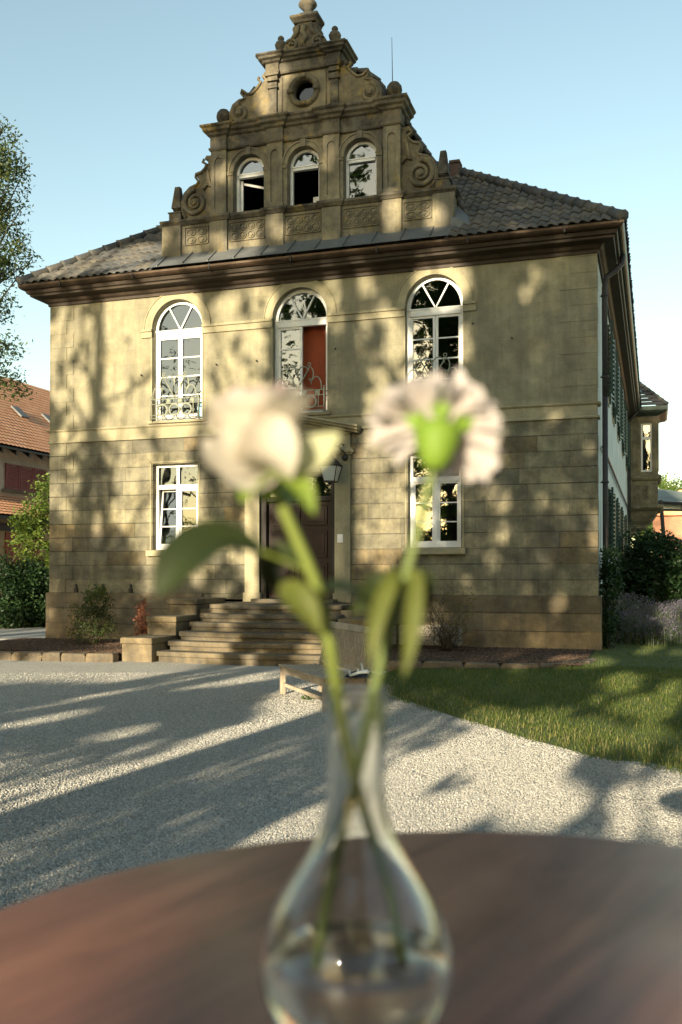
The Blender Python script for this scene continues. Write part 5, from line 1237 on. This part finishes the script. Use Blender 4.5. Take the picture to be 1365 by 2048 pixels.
# ================================================================== TABLE AND FLOWERS
TZ, TC, TR = 1.188, (13.570, -19.079), .521
tb = thing('round_table', 'round dark red brown table under the vase in the foreground', 'table', (TC[0], TC[1], GZ))
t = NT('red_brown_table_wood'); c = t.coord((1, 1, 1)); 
mp = t.n('Mapping'); mp.inputs['Scale'].default_value = (1.6, 17, 1); tc = t.n('TexCoord'); mr = t.n('Mapping'); mr.inputs['Rotation'].default_value = (0, 0, R(-74)); t.l(tc.outputs['Object'], mr.inputs['Vector']); t.l(mr.outputs[0], mp.inputs['Vector'])  # grain turned along the sunlight; its warm streaks imitate sun streaks
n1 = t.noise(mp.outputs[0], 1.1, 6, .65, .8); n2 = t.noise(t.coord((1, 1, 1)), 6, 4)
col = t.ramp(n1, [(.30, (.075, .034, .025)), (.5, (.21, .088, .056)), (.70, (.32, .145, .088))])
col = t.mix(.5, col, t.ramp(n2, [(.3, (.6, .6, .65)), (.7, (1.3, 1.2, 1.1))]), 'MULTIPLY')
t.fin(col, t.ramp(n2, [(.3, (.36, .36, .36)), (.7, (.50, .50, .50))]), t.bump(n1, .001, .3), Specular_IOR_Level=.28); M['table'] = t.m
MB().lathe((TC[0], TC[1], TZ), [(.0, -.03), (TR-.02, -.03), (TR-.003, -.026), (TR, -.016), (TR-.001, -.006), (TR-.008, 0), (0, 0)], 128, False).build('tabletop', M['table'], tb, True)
MB().lathe((TC[0], TC[1], GZ), [(.24, 0), (.25, .02), (.06, .05), (.035, .10), (.035, TZ-GZ-.06), (.10, TZ-GZ-.031)], 24).build('pedestal', M['iron'], tb, True)

VX, VY = 13.4592, -19.1518
PXM = .62/FPX                      # metres per photo pixel at the vase
zz = lambda py: CAM[2]-(py-1136)*PXM
prof_px = [(1370, 68), (1378, 66), (1390, 63), (1450, 60), (1520, 57), (1560, 57), (1600, 61), (1650, 72), (1700, 94), (1750, 128), (1800, 161), (1850, 185), (1900, 196), (1950, 195), (2000, 181), (2050, 152), (2090, 118)]
zb = TZ+.002
po = [(h*PXM, zz(y)) for y, h in prof_px]
dz = zz(2090)-zb; k = max(dz, .002)
po = [(r, zb+.004+(z-zz(2090))*((zz(1370)-zb-.004)/(zz(1370)-zz(2090)))) for r, z in po]
def spline(pr_, n=56):
    zs_ = np.array([p[1] for p in pr_])[::-1]; rs = np.array([p[0] for p in pr_])[::-1]; q = np.linspace(zs_[0], zs_[-1], n)
    r = np.interp(q, zs_, rs)
    for _ in range(3): r[1:-1] = (r[:-2]+2*r[1:-1]+r[2:])/4
    return q, r
q, r = spline(po)
outer = list(zip(r, q)); th = .0026
inner = [(max(a-th, .004), b) for a, b in outer if b > q[0]+.006]
g_ = NT('clear_vase_glass'); g_.fin((.97, .99, .98), .0, None, Transmission_Weight=1., IOR=1.48); M['vase'] = g_.m
vs = thing('glass_vase', 'clear glass bottle vase with a round belly and a narrow neck on the table', 'vase', (VX, VY, TZ))
prof = [(.001, zb), (outer[0][0]-.004, zb)] + outer + [(outer[-1][0]-th*.5, q[-1]+.0012)] + inner[::-1] + [(.001, inner[0][1])]
MB().lathe((VX, VY, 0), prof, 72, False).build('vase_glass', M['vase'], vs, True)
wl = zz(1908); wi = [(a-.0003, b) for a, b in inner if b < wl]
g_ = NT('vase_water'); g_.fin((.96, .98, .97), .0, None, Transmission_Weight=1., IOR=1.33); M['water'] = g_.m
wp = [(.0008, wi[0][1]+.0003)] + [(a, b+.0003) for a, b in wi] + [(wi[-1][0]-.0, wl), (.0008, wl)]
MB().lathe((VX, VY, 0), wp, 72, False).build('water', M['water'], vs, True)

def petalmat(name, a, b, trans=.45):
    t = NT(name); tc = t.n('TexCoord'); n = t.noise(t.coord((1, 1, 1)), 30, 4); col = t.mix(n, a, b)
    t.l(col, t.b.inputs['Base Color']); t.b.inputs['Roughness'].default_value = .6
    tr = t.n('BsdfTranslucent'); t.l(col, tr.inputs['Color']); mx = t.n('MixShader'); mx.inputs[0].default_value = trans
    t.l(t.b.outputs[0], mx.inputs[1]); t.l(tr.outputs[0], mx.inputs[2]); t.l(mx.outputs[0], t.out.inputs[0]); return t.m
M['cream'] = petalmat('cream_rose_petal', (.64, .585, .48), (.72, .665, .57)); M['pink'] = petalmat('blush_rose_petal', (.66, .48, .43), (.72, .60, .55))
M['greenpet'] = petalmat('greenish_outer_petal', (.48, .52, .26), (.66, .64, .44)); M['carn'] = petalmat('white_carnation_petal', (.64, .57, .53), (.72, .66, .62))
M['lime'] = petalmat('lime_calyx', (.12, .22, .02), (.19, .29, .035), .15); M['stem'] = petalmat('flower_stem', (.13, .17, .025), (.19, .23, .045), .12)
M['stem2'] = petalmat('pale_flower_stem', (.12, .17, .05), (.18, .22, .075), .12); M['rleaf'] = petalmat('rose_leaf', (.010, .020, .006), (.034, .046, .010), .12); M['sepal'] = petalmat('sepal', (.12, .19, .02), (.20, .27, .04), .3)
M['paleleaf'] = petalmat('pale_drooping_leaf', (.065, .085, .012), (.14, .155, .03), .28)
UPv = np.array([0, 0, 1.]); RTv = np.array([*RT[:2], 0]); FWv = np.array([FW[0], FW[1], 0]); FWv /= np.linalg.norm(FWv)
def fp(px, py, d=.62): return dep(px, py, d)
def sheet(fn, nu, nv):
    V = [fn(i/(nu-1), j/(nv-1)) for i in range(nu) for j in range(nv)]
    return V, [(i*nv+j, i*nv+j+1, (i+1)*nv+j+1, (i+1)*nv+j) for i in range(nu-1) for j in range(nv-1)]
def smooth_path(P_, n=28):
    P_ = np.array(P_); t = np.linspace(0, 1, len(P_)); q = np.linspace(0, 1, n); o = np.stack([np.interp(q, t, P_[:, k]) for k in range(3)], 1)
    for _ in range(3): o[1:-1] = (o[:-2]+2*o[1:-1]+o[2:])/4
    return o
# --- rose
rose = thing('rose', 'cream white rose with blush petals leaning left in the glass vase', 'flower', fp(548, 985))
ps = smooth_path([fp(544, 958), fp(575, 1040), fp(610, 1110), fp(640, 1180), fp(656, 1260), fp(667, 1340), fp(680, 1420, .622), fp(698, 1510, .622), fp(713, 1570, .622), fp(735, 1650, .622), fp(765, 1730, .62), fp(790, 1820, .62), fp(806, 1930, .61)])
MB().tube(ps, [.0037]*20+[.0032]*8, 10).build('stem', M['stem'], rose, True)
rc = fp(534, 930); axis = UPv*.97 - RTv*.16 - FWv*.16; axis /= np.linalg.norm(axis); e1 = RTv - axis*(RTv@axis); e1 /= np.linalg.norm(e1); e2 = np.cross(axis, e1)
def rose_petal(th0, R0, Hh, wid, curl, flare, seed):
    g = random.Random(seed); a1, a2 = g.uniform(0, 6), g.uniform(0, 6)
    def fn(u, v):
        x = (u-.5)*2; th_ = th0 + x*wid*(.35+.65*math.sin(min(v*1.4, 1)*math.pi/2))
        rr = R0*.95*(.18+.82*math.sin(min(v*1.15, 1)*math.pi/2)) + flare*v*v + curl*max(0, v-.75)**2*8
        h = .80*Hh*v*(1-.16*x*x*v) - curl*max(0, v-.8)*1.6 + .0015*math.sin(x*4+a1)*v
        rr += .0012*math.sin(x*5+a2)*v
        return rc + e1*rr*math.cos(th_) + e2*rr*math.sin(th_) + axis*h
    return sheet(fn, 13, 11)
inn, mid_, out_ = MB(), MB(), MB()
for k in range(5): inn.add(*rose_petal(k*1.3, .0125, .060, .95, .001, .0, k))
for k in range(5): inn.add(*rose_petal(k*1.256+.5, .0195, .0625, .85, .003, .001, 10+k))
for k in range(5): mid_.add(*rose_petal(k*1.256+1.0, .0260, .0600, .80, .006, .002, 20+k))
for k in range(6): mid_.add(*rose_petal(k*1.047+.2, .0300, .0530, .72, .007, .003, 30+k))
inn.build('inner_petals', M['pink'], rose, True); mid_.build('petals', M['cream'], rose, True)
def blade_leaf(P_, wid, normal, cup, fold_=0., n=13):
    P_ = smooth_path(P_, n); V = []; nu = 9
    for i, p in enumerate(P_):
        t = i/(n-1); d = P_[min(i+1, n-1)]-P_[max(i-1, 0)]; d /= np.linalg.norm(d); s = np.cross(d, normal); s /= np.linalg.norm(s); nn = np.cross(s, d)
        wv = wid*math.sin(math.pi*min(1, t*.94+.04))**.75*(1-.15*t)
        for j in range(nu): x = (j/(nu-1)-.5)*2; V.append(p + s*x*wv + nn*(cup*wv*x*x + fold_*wv*abs(x)))
    return V, [(i*nu+j, i*nu+j+1, (i+1)*nu+j+1, (i+1)*nu+j) for i in range(n-1) for j in range(nu-1)]
cam_n = -FWv
for P_, wd_, mt, nm, cup in (([fp(556, 938), fp(612, 940, .605), fp(648, 908, .60), fp(680, 868, .595)], .0165, 'greenpet', cam_n+UPv*.8, .5),
                         ([fp(520, 942), fp(465, 945, .60), fp(428, 920, .59), fp(405, 878, .585)], .016, 'cream', cam_n+UPv*.8, .5),
                         ([fp(545, 942), fp(500, 940, .595), fp(465, 900, .585), fp(446, 852, .58)], .019, 'cream', cam_n+UPv*.3, .4),
                         ([fp(540, 945), fp(535, 920, .59), fp(548, 865, .585), fp(560, 830, .587)], .020, 'cream', cam_n, .5)):
    m = MB(); m.add(*blade_leaf(P_, wd_, nm, cup)); m.build('outer_petal', M[mt], rose, True)
MB().lathe(tuple(fp(545, 955)), [(.003, -.006), (.0075, 0), (.0085, .006), (.006, .012)], 12).build('calyx', M['sepal'], rose, True)
for P_ in ([fp(546, 950), fp(518, 950, .600), fp(496, 972, .590), fp(484, 1005, .586)], [fp(548, 952), fp(580, 948, .600), fp(608, 975, .592), fp(628, 1028, .590)], [fp(546, 972), fp(535, 985, .606), fp(520, 1000, .60)], [fp(546, 965), fp(570, 990, .63), fp(600, 1000, .64)]):
    m = MB(); m.add(*blade_leaf(P_, .0080, cam_n+UPv*.6, .3)); m.build('sepal', M['sepal'], rose, True)
lf0 = fp(628, 1150)
MB().tube(smooth_path([lf0, fp(580, 1125, .615), fp(520, 1102, .61)], 8), .0011, 6).build('leaf_stalk', M['stem'], rose, True)
for P_, wd_, mt, nm, cup, fo in (([fp(522, 1102, .61), fp(455, 1072, .60), fp(390, 1095, .585), fp(345, 1145, .575), fp(316, 1190, .572)], .0175, 'rleaf', UPv*.75+cam_n*.75+RTv*.1, .1, .25),
                         ([fp(560, 1175), fp(590, 1185, .605), fp(615, 1215, .60), fp(640, 1265, .60)], .0095, 'paleleaf', cam_n+RTv*.2, .2, .2),
                         ([fp(640, 1180), fp(690, 1180, .63), fp(725, 1200, .64), fp(760, 1240, .645)], .012, 'rleaf', UPv+cam_n*.5, .2, .2),
                         ([fp(600, 1130), fp(565, 1110, .64), fp(540, 1140, .65), fp(548, 1180, .655)], .012, 'rleaf', cam_n+UPv*.3, .2, .2)):
    m = MB(); m.add(*blade_leaf(P_, wd_, nm, cup, fo)); m.build('leaf', M[mt], rose, True)
# --- carnation seen from behind
cn = thing('carnation', 'white ruffled carnation seen from behind with a lime green calyx', 'flower', fp(868, 930))
cs = smooth_path([fp(870, 925), fp(855, 985), fp(838, 1060), fp(812, 1150), fp(788, 1230), fp(764, 1310), fp(747, 1390, .618), fp(731, 1465, .618), fp(715, 1550, .618), fp(695, 1630, .618), fp(672, 1720, .62), fp(648, 1830, .62), (fp(632, 1940, .615))])
MB().tube(cs, [.0030]*28, 10).build('stem', M['stem2'], cn, True)
for t_ in (.29,): p = cs[int(t_*27)]; MB().lathe(tuple(p), [(.003, -.006), (.0055, 0), (.003, .006)], 10).build('stem_node', M['stem2'], cn, True)
cc = fp(878, 868, .625); ca = FWv*.80 + UPv*.55 + RTv*.08; ca /= np.linalg.norm(ca); f1 = RTv - ca*(RTv@ca); f1 /= np.linalg.norm(f1); f2 = np.cross(f1, ca)
def carn_petal(th0, R1, wid, tilt, seed):
    g = random.Random(seed); ph, ph2 = g.uniform(0, 6), g.uniform(0, 6); rr_ = R1*g.uniform(.84, 1.12)
    def fn(u, v):
        x = (u-.5)*2; th_ = th0 + x*wid*(.25+.75*v**.7); r_ = .004 + rr_*v*(1-.10*x*x)*(1+.05*math.sin(x*9+ph)*v)
        h = tilt*v - .012*v*v*1.2 + .006*v*v*math.sin(x*5+ph) + .0035*v**3*math.sin(x*11+ph2)
        return cc + f1*r_*math.cos(th_) + f2*r_*math.sin(th_) + ca*h
    return sheet(fn, 25, 10)
for k, (ang, R1, wid, tl) in enumerate(((122, .042, .62, .006), (62, .0405, .52, .008), (162, .043, .42, .010), (12, .041, .46, .008), (-33, .042, .48, .008), (-72, .032, .36, .012), (203, .036, .34, .014),
                                      (92, .039, .5, .018), (35, .037, .5, .018), (142, .038, .5, .02), (-10, .037, .45, .02), (-52, .033, .4, .022), (182, .034, .4, .024),
                                      (75, .032, .6, .03), (130, .031, .6, .03), (15, .031, .6, .03), (-40, .028, .5, .032), (100, .024, .7, .036), (20, .024, .7, .036))):
    m = MB(); m.add(*carn_petal(R(ang), R1*.93, wid, tl, 50+k)); m.build('petal', M['carn'], cn, True)
cb0, cb1 = fp(869, 940, .612), fp(878, 855, .621)
m = MB(); ax_ = cb1-cb0; m.tube([cb0, cb0+ax_*.12, cb0+ax_*.35, cb0+ax_*.65, cb0+ax_*.9, cb1], [.0035, .008, .0115, .0145, .0155, .013], 14)
for k in range(5):
    a = k*2*math.pi/5+.3; dd = f1*math.cos(a)+f2*math.sin(a); p = cb1+dd*.010-ax_*.15
    m.add(*blade_leaf([p, p+ax_*.2+dd*.006, p+ax_*.35+dd*.014], .007, -ca, .2, n=8))
m.build('calyx', M['lime'], cn, True)
nd = cs[int(.29*27)]
for P_, wd_, mt in (([nd, nd+RTv*.008+UPv*.006-FWv*.01, fp(826, 1235, .60), fp(822, 1290, .598), fp(808, 1352, .597)], .0062, 'paleleaf'), ([nd, nd-RTv*.006+UPv*.007-FWv*.012, fp(758, 1215, .598), fp(748, 1265, .594), fp(742, 1330, .592)], .0062, 'paleleaf'),
                    ([nd, nd+RTv*.015+UPv*.003, fp(850, 1195, .63), fp(862, 1225, .64)], .006, 'rleaf'), ([nd, nd-RTv*.02+FWv*.01, fp(735, 1205, .64), fp(700, 1225, .65)], .007, 'rleaf')):
    m = MB(); m.add(*blade_leaf(P_, wd_, cam_n+UPv*.2, .25)); m.build('leaf', M[mt], cn, True)
